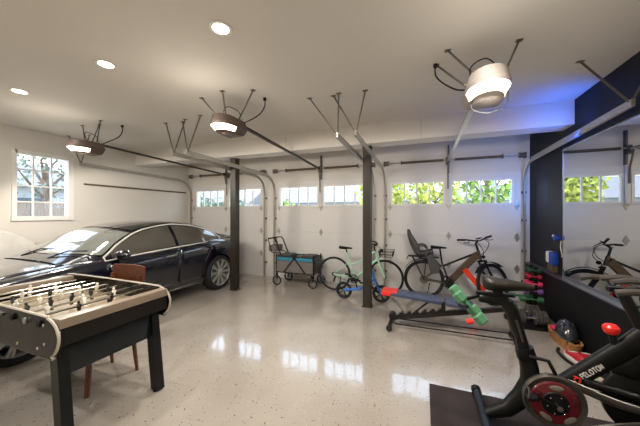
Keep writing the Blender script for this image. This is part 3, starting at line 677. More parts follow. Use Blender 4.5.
# bronze electric bike with a child seat -----------------------------------
BRZ = mat('bronze_paint', '554537', .4, .2, var=.05)
EB = thing('electric_bicycle', 'dark bronze electric bicycle with grey child seat leaning before the right garage door', 'bicycle', (.016, 5.33, 0))
r = .355
bike_wheel('wheel', EB, (0, 0, r), r, .028)
bb_ = (.43, 0, .31); st = (.31, 0, .68); ht, hb = (.88, 0, .93), (.92, 0, .78)
tube_part('seat_tube', [bb_, st], .018, BRZ, EB)
part_label(MB().bar((.43, 0, .34), (.87, 0, .86), .105, .085, up=(0, 1, 0)).build('down_tube', BRZ, EB, smooth=0), 'thick bronze battery tube')
tube_part('top_tube', [(.33, 0, .62), (.89, 0, .90)], .018, BLACK, EB)
tube_part('head_tube', [hb, ht], .026, BRZ, EB)
for s_ in (-1, 1):
    tube_part('chain_stay', [(bb_[0], s_ * .03, bb_[2]), (0, s_ * .07, r)], .013, BRZ, EB)
    tube_part('seat_stay', [(.32, s_ * .02, .64), (0, s_ * .07, r)], .010, BRZ, EB)
MB().lathe([(.001, -.07), (.075, -.06), (.075, .06), (.001, .07)], c=bb_, ax='y').build('motor', BLACK, EB)
crankset(EB, bb_, .095, .16, 2.0)
tube_part('seat_post', [st, (.275, 0, .93)], .015, BLACK, EB); saddle(EB, (.25, 0, .955))
MB().cyl((0, -.055, r), (0, -.045, r), .075).build('brake_disc', DSTEEL, EB)
# steered front end
S0 = V((.90, 0, .86)); ax_ = V((-.30, 0, 1)).normalized()
TS = M4.Translation(S0) @ M4.Rotation(R(40), 4, ax_) @ M4.Translation(-S0)
fw = bike_wheel('wheel', EB, TS @ V((1.13, 0, r)), r, .028)
fw.rotation_euler = (M4.Rotation(R(40), 4, ax_)).to_euler()
fk = MB(TS).tube([(.925, -.0, .77), (.935, 0, .74)], .022, 8).build('fork', BLACK, EB)
for s_ in (-1, 1):
    MB(TS).tube([(.94, s_ * .06, .74), (1.03, s_ * .065, .53)], .017, 8).build('fork_stanchion', BLACK, fk)
    MB(TS).tube([(1.02, s_ * .065, .56), (1.13, s_ * .065, r)], .021, 8).build('fork_lower', BLACK, fk)
MB(TS).bar((.95, -.08, .745), (.95, .08, .745), .04, .03).build('fork_crown', BLACK, fk)
MB(TS).tube([(.88, 0, .93), (.85, 0, 1.05), (.90, 0, 1.10)], .018, 8).build('stem', BLACK, EB)
hbm = MB(TS).tube(cat([(.80, -.33, 1.14), (.86, -.20, 1.13), (.91, -.05, 1.10), (.91, .05, 1.10), (.86, .20, 1.13), (.80, .33, 1.14)], 4), .013, 8).build('handlebar', BLACK, EB)
for s_ in (-1, 1):
    MB(TS).cyl((.85, s_ * .22, 1.13), (.80, s_ * .35, 1.14), .018).build('grip', BLACK, hbm)
    MB(TS).tube([(.87, s_ * .17, 1.12), (.93, s_ * .20, 1.09), (.89, s_ * .30, 1.09)], .007, 6).build('brake_lever', BLACK, hbm)
MB(TS).box((.93, 0, 1.14), (.06, .09, .015), rot=(0, -.4, 0), bev=.004).build('display', BLACK, hbm)
MB(TS).tube(cat([(.90, .1, 1.12), (1.03, .12, 1.08), (1.06, .05, .92), (.95, -.02, .80), (.98, -.05, .74)], 6), .006, 6).build('brake_cable', BLACK, EB)
MB(TS).tube(cat([(.90, -.12, 1.12), (1.0, -.13, 1.05), (1.0, -.05, .92), (.93, .02, .84)], 6), .006, 6).build('brake_cable', BLACK, EB)
MB(TS).ell((.985, 0, .82), (.035, .03, .03)).build('headlamp', BLACK, EB)
def fender(c, r_, a0, a1, T=None):
    b = MB(T); n = 16
    P = [(c[0] + r_ * cos(a0 + (a1 - a0) * k / n), 0, c[2] + r_ * sin(a0 + (a1 - a0) * k / n)) for k in range(n + 1)]
    rows_ = [[b.v((p[0], y, p[2] - abs(y) * .25)) for y in (-.035, -.015, .015, .035)] for p in P]
    for A, B in zip(rows_, rows_[1:]):
        for k in range(3): b.face([A[k], A[k + 1], B[k + 1], B[k]])
    return b
fender((0, 0, r), r + .03, R(35), R(165)).build('mudguard', BLACK, EB, solid=.004)
fender((1.13, 0, r), r + .03, R(50), R(150), TS).build('mudguard', BLACK, EB, solid=.004)
rk = MB()
for s_ in (-1, 1):
    rk.tube([(-.30, s_ * .06, .72), (-.27, s_ * .06, .775), (.26, s_ * .06, .765)], .008, 6); rk.tube([(-.20, s_ * .07, .77), (0, s_ * .08, r)], .007, 6); rk.tube([(.05, s_ * .07, .77), (0, s_ * .08, r)], .007, 6)
for x in (-.25, -.1, .05, .2): rk.tube([(x, -.06, .77), (x, .06, .77)], .006, 6)
rk.build('rear_rack', BLACK, EB)
SEATG = mat('child_seat_grey', '45433f', .6, var=.08)
cs = MB()
def shell_(u, v):       # tall back, side wings, seat pan
    prof = [(-.285, 1.27), (-.275, 1.15), (-.23, 1.0), (-.17, .87), (-.12, .80), (-.02, .785), (.10, .80), (.16, .79)]
    P = cat([(a, 0, z) for a, z in prof], 4); k = min(int(v * (len(P) - 1)), len(P) - 2); f_ = v * (len(P) - 1) - k; p = P[k].lerp(P[k + 1], f_)
    hw = .07 + .09 * min(1, v * 2.2); a = (2 * u - 1); up = .13 * abs(a) ** 3 * min(1, v * 3 + .15)
    return (p.x + up * (1 - v) * 1.1, a * hw, p.z + up * v * .9)
part_label(cs.grid(shell_, 14, 28).build('child_seat', SEATG, EB, solid=.02), 'grey plastic child seat')
seat = [o for o in EB.children if o.name.startswith('child_seat')][0]
for s_ in (-1, 1):
    MB().prism([(.05, .80), (.13, .86), (.22, .70), (.28, .62), (.24, .52), (.13, .49), (.10, .56)], s_ * .17 - .012, s_ * .17 + .012).build('foot_guard', SEATG, seat, smooth=0)
    MB().tube(cat([(-.16, s_ * .155, .95), (-.02, s_ * .16, .99), (.06, s_ * .165, .92), (.04, s_ * .165, .80)], 5), .016, 8).build('arm_rest', SEATG, seat)
MB().bar((-.10, 0, .76), (.30, 0, .62), .05, .02).build('mounting_bar', BLACK, seat, smooth=0)
tube_part('kickstand', [(.10, -.06, .30), (.04, -.20, .005)], .01, BLACK, EB)

# blue balance bike ---------------------------------------------------
BLUE = mat('blue_paint', '2f6fc0', .35, var=.04)
BB = thing('balance_bike', 'small blue balance bike with black tyres lying low behind the middle steel column', 'balance bike', (-1.366, 4.78, 0))
bike_wheel('wheel', BB, (0, 0, .155), .155, .024, BLACK, 0); bike_wheel('wheel', BB, (.68, 0, .155), .155, .024, BLACK, 0)
for wh in [o for o in BB.children if o.name.startswith('wheel')]:
    b = MB()
    for k in range(5): a = 2 * pi * k / 5; b.bar((0, 0, 0), (.11 * cos(a), 0, .11 * sin(a)), .02, .02)
    b.build('spokes', BLACK, wh, smooth=0)
tube_part('frame_tube', cat([(0, 0, .165), (.14, 0, .19), (.24, 0, .20), (.40, 0, .26), (.55, 0, .40)], 5), .022, BLUE, BB)
MB().bar((.14, 0, .18), (.30, 0, .20), .10, .025).build('footrest', BLUE, BB, smooth=0)
for s_ in (-1, 1):
    tube_part('rear_stay', [(0, s_ * .045, .155), (.17, s_ * .03, .19)], .014, BLUE, BB)
    tube_part('fork_blade', [(.575, s_ * .035, .38), (.68, s_ * .04, .155)], .014, BLUE, BB)
tube_part('steering_tube', [(.58, 0, .37), (.52, 0, .56)], .02, BLUE, BB)
MB().tube([(.50, -.17, .57), (.515, 0, .565), (.50, .17, .57)], .012, 8).build('handlebar', BLACK, BB)
tube_part('seat_post', [(.25, 0, .21), (.22, 0, .34)], .013, BLACK, BB); saddle(BB, (.22, 0, .355), BLACK, .19, .12)

# ================================================================== FOLDING WAGON
WG = thing('folding_wagon', 'grey and teal folding push wagon with black frame by the middle garage door', 'wagon', (-2.55, 5.36, 0))
GF = mat('grey_canvas', '6b6560', .85, var=.08, scale=40, bump=.1); TEAL = mat('teal_canvas', '2f7f92', .8, var=.08)
x0, x1, yw = -.46, .42, .22
b = MB()
for (z, t_) in ((.29, .012), (.63, .012)):
    b.tube([(x0, -yw, z), (x1, -yw, z), (x1, yw, z), (x0, yw, z)], t_, 8, closed=True)
for x in (x0, x1):
    for y in (-yw, yw): b.tube([(x, y, .20), (x, y, .68)], .014, 8)
b.build('frame', BLACK, WG)
for y in (-yw - .014, yw + .014):
    b = MB(); b.bar((x0 + .18, y, .29), (-.02, y, .62), .012, .02); b.bar((x1 - .18, y, .29), (-.02, y, .62), .012, .02); b.bar((-.02, y, .28), (-.02, y, .63), .012, .02); b.build('side_brace', BLACK, WG, smooth=0)
body = MB(); t_ = .008
for (a, c, e, g_) in ((x0 + .015, x1 - .015, -yw + .012, -yw + .02), (x0 + .015, x1 - .015, yw - .02, yw - .012), (x0 + .012, x0 + .02, -yw + .02, yw - .02), (x1 - .02, x1 - .012, -yw + .02, yw - .02)): body.bb(a, c, e, g_, .30, .61)
body.bb(x0 + .02, x1 - .02, -yw + .02, yw - .02, .30, .31)
bd = body.build('canvas_body', GF, WG, smooth=0)
for (a, c) in ((x0 + .02, -.07), (.03, x1 - .02)):
    for yy in (-yw, yw): part_label(MB().bb(a, c, yy - .008, yy + .008, .55, .635, bev=.004).build('rim_band', TEAL, WG), 'teal canvas band along the rim')
for a, c in ((x0 + .03, x0 + .30), (x1 - .30, x1 - .04)):
    MB().bb(a, c, -.18, .18, .57, .67, bev=.02).build('folded_cover', DGREY, WG)
for n_, (x, y) in enumerate(((x0 + .02, -.23), (x1 - .01, -.23), (x0 + .06, .23), (x1 - .0, .23))):
    rr = .105 if x < 0 else .10
    wh = MB().lathe([(rr - .022, -.02), (rr - .006, -.024), (rr, 0), (rr - .006, .024), (rr - .022, .02)], ax='y', closed=True, c=(0, 0, 0), seg=28).build('wheel', RUBBER, WG, loc=(x, y - math.copysign(.0, y), rr))
    b = MB()
    for k in range(6): a = 2 * pi * k / 6; b.bar((0, 0, 0), ((rr - .02) * cos(a), 0, (rr - .02) * sin(a)), .018, .014)
    b.cyl((0, -.028, 0), (0, .028, 0), .022); b.build('wheel_hub', mat('hub_grey', '6d6a66', .4), wh, smooth=30)
    b = MB(); b.bar((x, y, rr), (x + (.0 if x < 0 else -.03), y * .93, .27), .02, .03); b.build('wheel_fork', BLACK, WG, smooth=0)
for y in (-.17, .17):
    MB().tube(cat([(x0 + .12, y, .60), (x0 + .02, y, .80), (x0 - .07, y, 1.0), (x0 - .15, y, 1.02), (x0 - .24, y, 1.0)], 5), .013, 8).build('handle_arm', BLACK, WG)
    MB().tube([(x0 + .0, y, .70), (x0 - .15, y, .70), (x0 - .245, y, 1.0)], .011, 8).build('handle_arm', BLACK, WG)
MB().cyl((x0 - .22, -.19, 1.01), (x0 - .22, .19, 1.01), .017).build('push_handle', BLACK, WG)
MB().bb(x0 - .24, x0 - .05, -.16, .16, .72, .86, bev=.02).build('storage_pouch', GF, WG)
MB().bb(x1 + .015, x1 + .07, -.17, .17, .36, .56, bev=.02).build('end_pocket', DGREY, WG)

# ================================================================== WEIGHT BENCH
WB = thing('weight_bench', 'adjustable weight bench with slate blue pad and red end roller', 'weight bench', (0, 3.90, 0))
PADB = mat('slate_vinyl', '3a4159', .45, var=.04); BFR = mat('bench_black', '24211e', .4, .4)
def pad(a, c, hw, th, m, nm):
    a, c = V(a), V(c); b = MB(); d = (c - a); L = d.length; ang = -math.atan2(d.z, d.x)
    b.box((0, 0, 0), (L, hw * 2, th), bev=min(.022, th * .45)); o = b.build(nm, m, WB, loc=(a + c) / 2); o.rotation_euler = (0, ang, 0); return o
pad((-.42, 0, .462), (.235, 0, .415), .14, .045, PADB, 'back_pad'); pad((.27, 0, .41), (.62, 0, .385), .15, .05, PADB, 'seat_pad')
part_label(pad((-.545, 0, .462), (-.33, 0, .458), .135, .060, RED, 'pad_end_cover'), 'red end cover')
MB().bar((-.40, 0, .425), (.22, 0, .375), .05, .03).build('pad_rail', BFR, WB, smooth=0)
MB().bar((-.40, 0, .10), (1.0, 0, .405), .06, .055).build('main_rail', BFR, WB, smooth=0)
for k in range(6):
    x = -.28 + .10 * k; z = .10 + (x + .40) * .23 + .03
    MB().prism([(x - .035, z), (x + .03, z + .006), (x + .03, z + .04), (x - .005, z + .035), (x - .015, z + .015), (x - .035, z + .012)], -.03, .03).build('notch', BFR, WB, smooth=0)
MB().bar((-.13, 0, .19), (.08, 0, .385), .03, .02).build('support_strut', BFR, WB, smooth=0)
MB().bar((.26, 0, .26), (.25, 0, .40), .04, .05).build('hinge_post', BFR, WB, smooth=0)
MB().bar((.98, 0, .40), (1.05, 0, .05), .05, .05).build('rear_leg', BFR, WB, smooth=0)
for y in (-.10, .10): MB().bar((-.36, y, .055), (1.04, y, .06), .014, .014).build('floor_rail', BFR, WB, smooth=0)
for x, z, hw in ((-.42, .055, .24), (1.05, .04, .12)):
    f = MB().tube([(x, -hw, z), (x, hw, z)], .026, 12).build('foot_bar', BFR, WB)
    for y in (-hw, hw): MB().lathe([(.035, -.025), (.04, 0), (.035, .025)], c=(x, y, .041), ax='y').build('rubber_foot', RUBBER, f)
MB().cyl((-.40, -.05, .135), (-.40, .05, .135), .045).build('pivot', BFR, WB)

# ================================================================== DUMBBELLS
def dumbbell(name, label, m, L, rh, rg, group=None, hexa=True, mg=None):
    t = thing(name, label, 'dumbbell', group=group)
    sg_ = 6 if hexa else 20
    for s_ in (-1, 1):
        a, c = s_ * L / 2, s_ * (L / 2 - L * .28)
        MB().lathe([(rh * .72, a), (rh, a - s_ * L * .035), (rh, c + s_ * L * .035), (rh * .72, c)], ax='x', seg=sg_).build('weight_head', m, t, smooth=25)
    MB().lathe([(rg, -L / 2 + L * .25), (rg * 1.15, 0), (rg, L / 2 - L * .25)], ax='x', seg=12).build('grip', mg or m, t)
    return t
def placed(o, loc, rot): o.location = loc; o.rotation_euler = rot; return o
GRN = mat('green_vinyl', '356b48', .5, var=.04); LGRN = mat('light_green_vinyl', '4c7f5a', .5, var=.05); PINKR = mat('crimson_vinyl', 'b01f3c', .5); PINK = mat('pink_vinyl', 'e8356c', .5); PURP = mat('purple_vinyl', '8a58a8', .5)
IRON = mat('cast_iron', '5d5852', .45, .2, var=.1)
# rack by the knee wall
RK = thing('dumbbell_rack', 'black upright dumbbell rack at the dark low wall under the mirror', 'rack', (1.60, 5.05, 0))
MB().prism([(-.20, 0), (.08, 0), (.08, .03), (-.20, .03)], -.12, .12).build('base', BLACK, RK, smooth=0)
b = MB()
for y in (-.085, .085): b.bar((.0, y, .02), (.0, y, .76), .05, .02, up=(0, 1, 0))
b.build('upright', BLACK, RK, smooth=0)
for k in range(5):
    z = (.22, .35, .46, .575, .67)[k]
    for y in (-.085, .085): MB().bb(-.04, .04, y - .045, y + .045, z - .012, z, bev=.003).build('cradle', BLACK, RK)
specs = [(.70, mat('dark_green_vinyl', '1f4a38', .5), .17, .030, 'small dark green dumbbell on the top cradle'), (.606, PINKR, .18, .032, 'crimson dumbbell second from the top'), (.493, PINK, .20, .034, 'bright pink dumbbell in the middle'),
         (.385, PURP, .23, .036, 'purple dumbbell just above the green one'), (.257, GRN, .31, .042, 'green dumbbell lowest and largest in the rack')]
for (z, m, L, rh, l) in specs:
    for y, dx, w_ in ((-.085, .0, 'nearer the camera'), (.085, .03 if L < .22 else -.09, 'on the far side')):
        zz = z - .105 * 0 - .005
        placed(dumbbell('dumbbell', l + ', ' + w_, m, L, rh, .014, 'vinyl dumbbells in the rack'), (1.585 + dx - max(0, L - .2) * .3, 5.05 + y, z + .004), (0, 0, 0))
# adjustable dumbbells on the floor
for n, (x, y, l) in enumerate(((1.37, 4.755, 'ribbed black adjustable dumbbell nearer the rack'), (1.375, 4.49, 'ribbed black adjustable dumbbell nearer the camera'))):
    t = thing('adjustable_dumbbell', l, 'dumbbell', (x, y, 0), R(0), 'adjustable dumbbells on the floor')
    MB().prism([(p[0], p[1]) for p in rrect(-.22, .22, -.11, .11, .08)], .001, .04, 'z').build('tray', BLACK, t, smooth=30)
    for s_ in (-1, 1):
        for k in range(7):
            xx = s_ * (.07 + .019 * k)
            MB().lathe([(.075, xx - .007), (.088 if k % 2 else .098, xx - .004), (.088 if k % 2 else .098, xx + .004), (.075, xx + .007)], c=(0, 0, .14), ax='x', seg=20).build('weight_plate', IRON, t, smooth=30)
    MB().cyl((-.08, 0, .13), (.08, 0, .13), .017).build('grip', CHROME, t)
for n, (x, y) in enumerate(((1.635, 4.72), (1.63, 4.50))):
    d = dumbbell('dumbbell', ['dark red ended black dumbbell against the low wall, farther one', 'dark red ended black dumbbell against the low wall, nearer one'][n], IRON, .15, .055, .016, 'dark dumbbells against the low wall', False, CHROME)
    placed(d, (x, y, .056), (0, 0, R(90)))
    for s_ in (-1, 1): part_label(MB().lathe([(.001, s_ * .0755), (.028, s_ * .078), (.030, s_ * .075)], ax='x').build('end_cap', mat('dark_red', '7d2a30', .4), d), 'dark red end cap')

# ================================================================== MIRROR, WALL DEVICES
mm_ = bpy.data.materials.new('mirror_glass'); mm_.use_nodes = True; bs = mm_.node_tree.nodes['Principled BSDF']
bs.inputs['Metallic'].default_value = 1; bs.inputs['Roughness'].default_value = .004; bs.inputs['Base Color'].default_value = (.62, .63, .62, 1)
tx = mm_.node_tree.nodes.new('ShaderNodeTexNoise'); rr_ = mm_.node_tree.nodes.new('ShaderNodeMapRange'); rr_.inputs[3].default_value = .002; rr_.inputs[4].default_value = .006
mm_.node_tree.links.new(tx.outputs[0], rr_.inputs[0]); mm_.node_tree.links.new(rr_.outputs[0], bs.inputs['Roughness'])
MR = thing('wall_mirror', 'large frameless mirror filling the charcoal wall above the black ledge', 'mirror', (1.757, 2.8, .717))
MB().bb(0, .012, -2.2, 1.716, 0, 1.712).build('glass', mm_, MR, smooth=0)
b = MB(); b.bb(-.003, .014, 1.716, 1.722, 0, 1.718); b.bb(-.003, .014, -2.2, 1.722, 1.712, 1.720); b.build('edge_strip', mat('mirror_edge', '9aa0a4', .2, .6), MR, smooth=0)
PDK = mat('device_blue', '1a3f9a', .4, var=.02); DW = mat('device_white', 'd8d6d2', .4)
WD = thing('wall_device', 'white and blue plastic box mounted on the dark wall left of the mirror', 'wall device', (1.71, 4.80, .94))
MB().box((.03, .055, 0), (.09, .10, .17), bev=.03).build('housing', DW, WD); MB().box((.03, -.055, -.01), (.09, .12, .19), bev=.03).build('front_cover', PDK, WD)
MB().bb(.0, .07, -.08, .06, -.20, -.10).build('bracket', mat('device_brown', '5a4534', .5), WD)
WD2 = thing('wall_hook_reel', 'small round dark blue device hung high on the dark wall beside the mirror', 'wall device', (1.74, 4.64, 1.235))
MB().lathe([(.02, -.04), (.038, -.035), (.042, 0), (.04, .03), (.02, .045)], ax='x').build('body', PDK, WD2); MB().ell((-.02, .06, .02), (.016, .016, .02)).build('knob', DW, WD2)
MB().tube(cat([(.03, -.04, -.04), (0, -.10, -.12), (.02, -.09, -.22), (.04, -.03, -.26)], 6), .006, 6).build('cord', DW, WD2)
for z, l in ((1.03, 'upper'), ): pass

# ================================================================== THE EXERCISE MAT AND SPIN BIKE
MATT = mat('mat_rubber', '2c2220', .8, var=.06, scale=50, bump=.05)
tag(MB().prism(rrect(.055, 1.66, 1.35, 2.66, .01, 2), .0, .006, 'z').build('exercise_mat', MATT, smooth=0), 'dark brown rubber mat on the floor beneath the spin bike', 'mat')
SB = thing('spin_bike', 'black indoor exercise bike with red flywheel guard on the dark mat', 'exercise bike', (0, 2.33, .006))
BFK = mat('satin_black', '11100d', .4, 0, var=.04, spec=.3); GRYP = mat('satin_grey', '4f4a44', .3, .4, var=.04)
# stabilisers
for x, hw in ((.43, .29), (1.46, .27)):
    b = MB(); b.tube([(x, -hw, .045), (x, hw, .045)], .030, 12); st_ = b.build('stabiliser', mat('stabiliser_blue', '1c212c', .45, .1), SB)
    for y in (-hw, hw): MB().tube([(x, y - .02 * (1 if y > 0 else -1), .040), (x, y + .035 * (1 if y > 0 else -1), .040)], .038, 14).build('end_cap', BLACK, st_)
# rear frame: sleeve curves down and back to the rear foot
def loft(par, name, m, secs, n=16, k=3.0):
    # secs: (x, z, half thickness across the tube in-plane, half width y, tangent angle)
    b = MB(); rings = []
    for (x, z, a, wy, an) in secs:
        ring_ = []
        for i in range(n):
            q = 2 * pi * i / n; cx, cy = cos(q), sin(q); rr = (abs(cx) ** k + abs(cy) ** k) ** (-1 / k)
            u, v_ = a * cx * rr, wy * cy * rr
            ring_.append(b.v((x + u * cos(an), v_, z + u * sin(an))))
        rings.append(ring_)
    for A, B in zip(rings, rings[1:]):
        for i in range(n): b.face([A[i], A[(i + 1) % n], B[(i + 1) % n], B[i]])
    b.face(rings[0]); b.face(rings[-1]); return b.build(name, m, par, smooth=50)
loft(SB, 'rear_frame', BFK, [(.692, .56, .052, .042, R(15)), (.715, .46, .055, .042, R(8)), (.72, .36, .06, .042, R(-12)), (.67, .24, .062, .045, R(-35)), (.58, .13, .05, .042, R(-55)), (.44, .06, .03, .04, R(-75))])
loft(SB, 'seat_sleeve', BLACK, [(.682, .60, .055, .045, R(15)), (.700, .53, .060, .048, R(15)), (.703, .52, .052, .045, R(15))])
loft(SB, 'seat_tube', BFK, [(.695, .55, .036, .032, R(15)), (.645, .72, .038, .032, R(16)), (.612, .84, .042, .032, R(22)), (.585, .895, .05, .032, R(45)), (.55, .925, .040, .032, R(80)), (.40, .925, .028, .030, R(90))])
b = MB(); b.bar((.668, -.034, .65), (.628, -.034, .80), .012, .006, up=(0, 1, 0)); b.build('scale_strip', GRYP, SB, smooth=0)
b = MB(); b.bar((.56, 0, .90), (.69, 0, .74), .03, .012, up=(0, 1, 0)); b.build('inner_brace', BFK, SB, smooth=0)
MB().bar((.38, 0, .965), (.62, 0, .965), .035, .022).build('saddle_slider', BLACK, SB, smooth=0)
MB().box((.52, 0, 1.0), (.06, .05, .06), bev=.008).build('saddle_clamp', BLACK, SB)
sd = saddle(SB, (.585, 0, 1.045), mat('saddle_vinyl', '201a12', .45, var=.06), .325, .20); sd.scale = (1, 1, 1.75)
# clamp lever
MB().tube([(.70, -.05, .56), (.76, -.06, .56), (.80, -.07, .56), (.84, -.07, .475)], .012, 8).build('clamp_lever', BLACK, SB)
# main beam with lettering
loft(SB, 'main_beam', BFK, [(.86, .34, .050, .035, R(132)), (.94, .418, .055, .035, R(132)), (1.10, .568, .060, .035, R(132)), (1.24, .70, .062, .035, R(132)), (1.34, .80, .07, .035, R(136)), (1.42, .90, .08, .035, R(150))])
loft(SB, 'head_gusset', BFK, [(1.14, .55, .03, .03, R(120)), (1.24, .56, .07, .032, R(110)), (1.34, .64, .12, .034, R(110)), (1.43, .76, .10, .034, R(140))])
loft(SB, 'front_frame', BFK, [(1.36, 1.0, .05, .035, R(10)), (1.40, .80, .055, .035, R(8)), (1.44, .50, .05, .035, R(4)), (1.46, .20, .045, .035, 0), (1.46, .06, .04, .035, 0)])
MB().tube([(1.32, 0, .80), (1.20, 0, 1.08)], .032, 12).build('handlebar_post', BFK, SB)
MB().bar((1.14, 0, 1.07), (1.38, 0, 1.08), .04, .03).build('handlebar_slider', BFK, SB, smooth=0)
hb_ = MB().tube(cat([(1.08, -.20, 1.09), (1.16, -.21, 1.105), (1.30, -.20, 1.09), (1.36, -.10, 1.08), (1.36, .10, 1.08), (1.30, .20, 1.09), (1.16, .21, 1.105), (1.08, .20, 1.09)], 5), .021, 10).build('handlebar', mat('handlebar_grey', '423d38', .5), SB)
MB().tube(cat([(1.13, -.06, 1.125), (1.24, -.05, 1.14), (1.35, -.06, 1.12)], 4), .019, 8).build('inner_grip', MC['handlebar_grey'], SB); MB().tube(cat([(1.13, .06, 1.125), (1.24, .05, 1.14), (1.35, .06, 1.12)], 4), .019, 8).build('inner_grip', MC['handlebar_grey'], SB)
# resistance knob
MB().cyl((1.178, 0, .70), (1.160, 0, .785), .02).build('knob_stem', BLACK, SB)
part_label(MB().lathe([(.012, -.038), (.034, -.026), (.044, -.004), (.042, .014), (.028, .030), (.008, .036)], c=(1.158, 0, .806), seg=12).build('resistance_knob', RED, SB, smooth=30), 'red resistance knob')
# flywheel guard disc, crank
yg = -.075
MB().lathe([(.172, yg - .02), (.180, yg), (.172, yg + .03), (.14, yg + .03), (.14, yg - .012)], c=(.828, 0, .295), ax='y', seg=56, closed=True).build('guard_rim', GRYP, SB)
DRED = mat('guard_red', '66121c', .25, coat=.5)
b = MB(); b.lathe([(.078, yg - .026), (.132, yg - .022), (.141, yg - .012), (.141, yg + .01), (.078, yg + .01)], c=(.828, 0, .295), ax='y', seg=56, closed=True); gd = b.build('guard_ring', DRED, SB); part_label(gd, 'dark red guard ring')
for k in range(5):
    a = 2 * pi * k / 5 + .35; c_ = (.838 + .110 * cos(a), yg - .0255, .288 + .110 * sin(a))
    MB().ell(c_, (.040, .003, .018), (0, -(a - pi / 2), 0)).build('window_slot', mat('slot_grey', '8f8679', .3, .3) if k in (1, 3, 4) else mat('slot_dark', '4a1a1e', .3), gd)
MB().lathe([(.001, yg - .035), (.072, yg - .032), (.079, yg - .024), (.079, yg + .01), (.001, yg + .01)], c=(.828, 0, .295), ax='y', seg=40).build('centre_disc', BLACK, SB)
for k in range(6):
    a = 2 * pi * k / 6 + .2; MB().ell((.838 + .058 * cos(a), yg - .035, .288 + .058 * sin(a)), (.0045, .004, .0045), u=8, v=6).build('bolt', CHROME, gd)
MB().bar((.838, yg - .055, .288), (.690, yg - .055, .345), .012, .018).build('crank_arm', BFK, SB, smooth=0); MB().cyl((.838, yg - .03, .288), (.838, yg - .065, .288), .018).build('crank_bolt', CHROME, SB)
MB().bar((.838, .07, .288), (1.0, .07, .205), .014, .024).build('crank_arm', BFK, SB, smooth=0)
for (x, y, z) in ((.675, yg - .10, .35), (1.0, .13, .205)):
    p_ = MB().box((x, y, z), (.06, .06, .02), rot=(0, -.3, 0), bev=.006).build('pedal', BLACK, SB); MB().tube(cat([(x - .03, y - .035, z + .01), (x - .02, y - .02, z + .05), (x - .02, y + .02, z + .05), (x - .03, y + .035, z + .01)], 4), .006, 6).build('toe_cage', GRYP, p_)
# side housing arms to the front wheel
def arm(pts, r, nm, m): return MB().tube(cat(pts, 6), r, 10, flat=.5, up=(0, 0, 1)).build(nm, m, SB)
arm([(.90, yg, .44), (1.02, yg, .40), (1.18, yg, .355), (1.42, yg, .33)], .026, 'upper_arm', GRYP); arm([(.90, yg, .13), (1.02, yg, .155), (1.18, yg, .22), (1.42, yg, .30)], .026, 'lower_arm', GRYP)
MB().lathe([(.02, .0), (.21, .0), (.225, .01), (.225, .035), (.21, .045), (.02, .045)], c=(1.33, -.02, .36), ax='y', seg=48).build('flywheel', BFK, SB)
MB().tube([(1.0, -.02, .44), (1.36, -.02, .38)], .028, 12).build('cross_tube', BFK, SB)
# lettering on the main beam
def letters(par, txt, org, ang, h, m, thick=.0012, y=-.037, name='lettering'):
    G_ = {'P': [[(0, 0), (0, 1)], [(0, 1), (.55, 1), (.62, .78), (.55, .5), (0, .5)]], 'E': [[(.6, 0), (0, 0), (0, 1), (.6, 1)], [(0, .5), (.5, .5)]], 'L': [[(0, 1), (0, 0), (.6, 0)]],
          'O': [[(0, .25), (0, .75), (.2, 1), (.5, 1), (.7, .75), (.7, .25), (.5, 0), (.2, 0), (0, .25)]], 'T': [[(0, 1), (.7, 1)], [(.35, 1), (.35, 0)]], 'N': [[(0, 0), (0, 1), (.6, 0), (.6, 1)]]}
    b = MB(); ca, sa = cos(ang), sin(ang); cx = 0
    for ch in txt:
        for st__ in G_[ch]:
            for a, c in zip(st__, st__[1:]):
                f = lambda p: (org[0] + (cx + p[0]) * h * .78 * ca - p[1] * h * sa, y, org[1] + (cx + p[0]) * h * .78 * sa + p[1] * h * ca)
                b.bar(f(a), f(c), thick * 2, h * .2, up=(sa * (c[0] - a[0]) + ca * (c[1] - a[1]) + .001, 0, 1) if False else V((0, 1, 0)).cross(V(f(c)) - V(f(a))))
        cx += {'O': 1.0, 'T': .95, 'N': .9}.get(ch, .85)
    return b.build(name, m, par, smooth=0)
angb = R(41)
letters(SB, 'PELOTON', (1.0, .462), angb, .030, mat('print_white', 'dcd6cc', .5))
b = MB(); ox, oz = .978, .437; ca, sa = cos(angb), sin(angb)
f = lambda p: (ox + p[0] * ca - p[1] * sa, -.037, oz + p[0] * sa + p[1] * ca)
b.tube([f((.017 * cos(a), .012 + .017 * sin(a))) for a in [-.6 * pi + 1.7 * pi * k / 18 for k in range(19)]], .0045, 6); b.tube([f((-.012, -.030)), f((-.002, -.002)), f((.022, .012))], .0045, 6); b.tube([f((.000, .045)), f((.012, .030))], .0045, 6)
b.build('logo', mat('print_red', 'e2352c', .5), SB)
# dumbbell holder behind the saddle, with its two green dumbbells
b = MB(); b.bar((.42, 0, .955), (.30, 0, .90), .03, .02); b.tube(cat([(.30, -.16, .90), (.26, -.10, .88), (.26, .10, .88), (.30, .16, .90)], 4), .012, 8); b.build('dumbbell_holder', BLACK, SB)
part_label(MB().tube([(.33, -.20, .815), (.29, -.20, .80)], .018, 8).build('bottle_clip', RED, SB), 'small red clip'); 
d1 = dumbbell('dumbbell', 'pale green hexagonal dumbbell hanging nearest the camera behind the spin bike saddle', LGRN, .26, .042, .016, 'green dumbbells on the spin bike', True, GRN)
placed(d1, (.320, 2.20, .890), (0, R(46), R(-12)))
d2 = dumbbell('dumbbell', 'green hexagonal dumbbell hanging behind its twin at the spin bike saddle', LGRN, .26, .042, .016, 'green dumbbells on the spin bike', True, GRN)
placed(d2, (.300, 2.31, .905), (0, R(46), R(-12)))
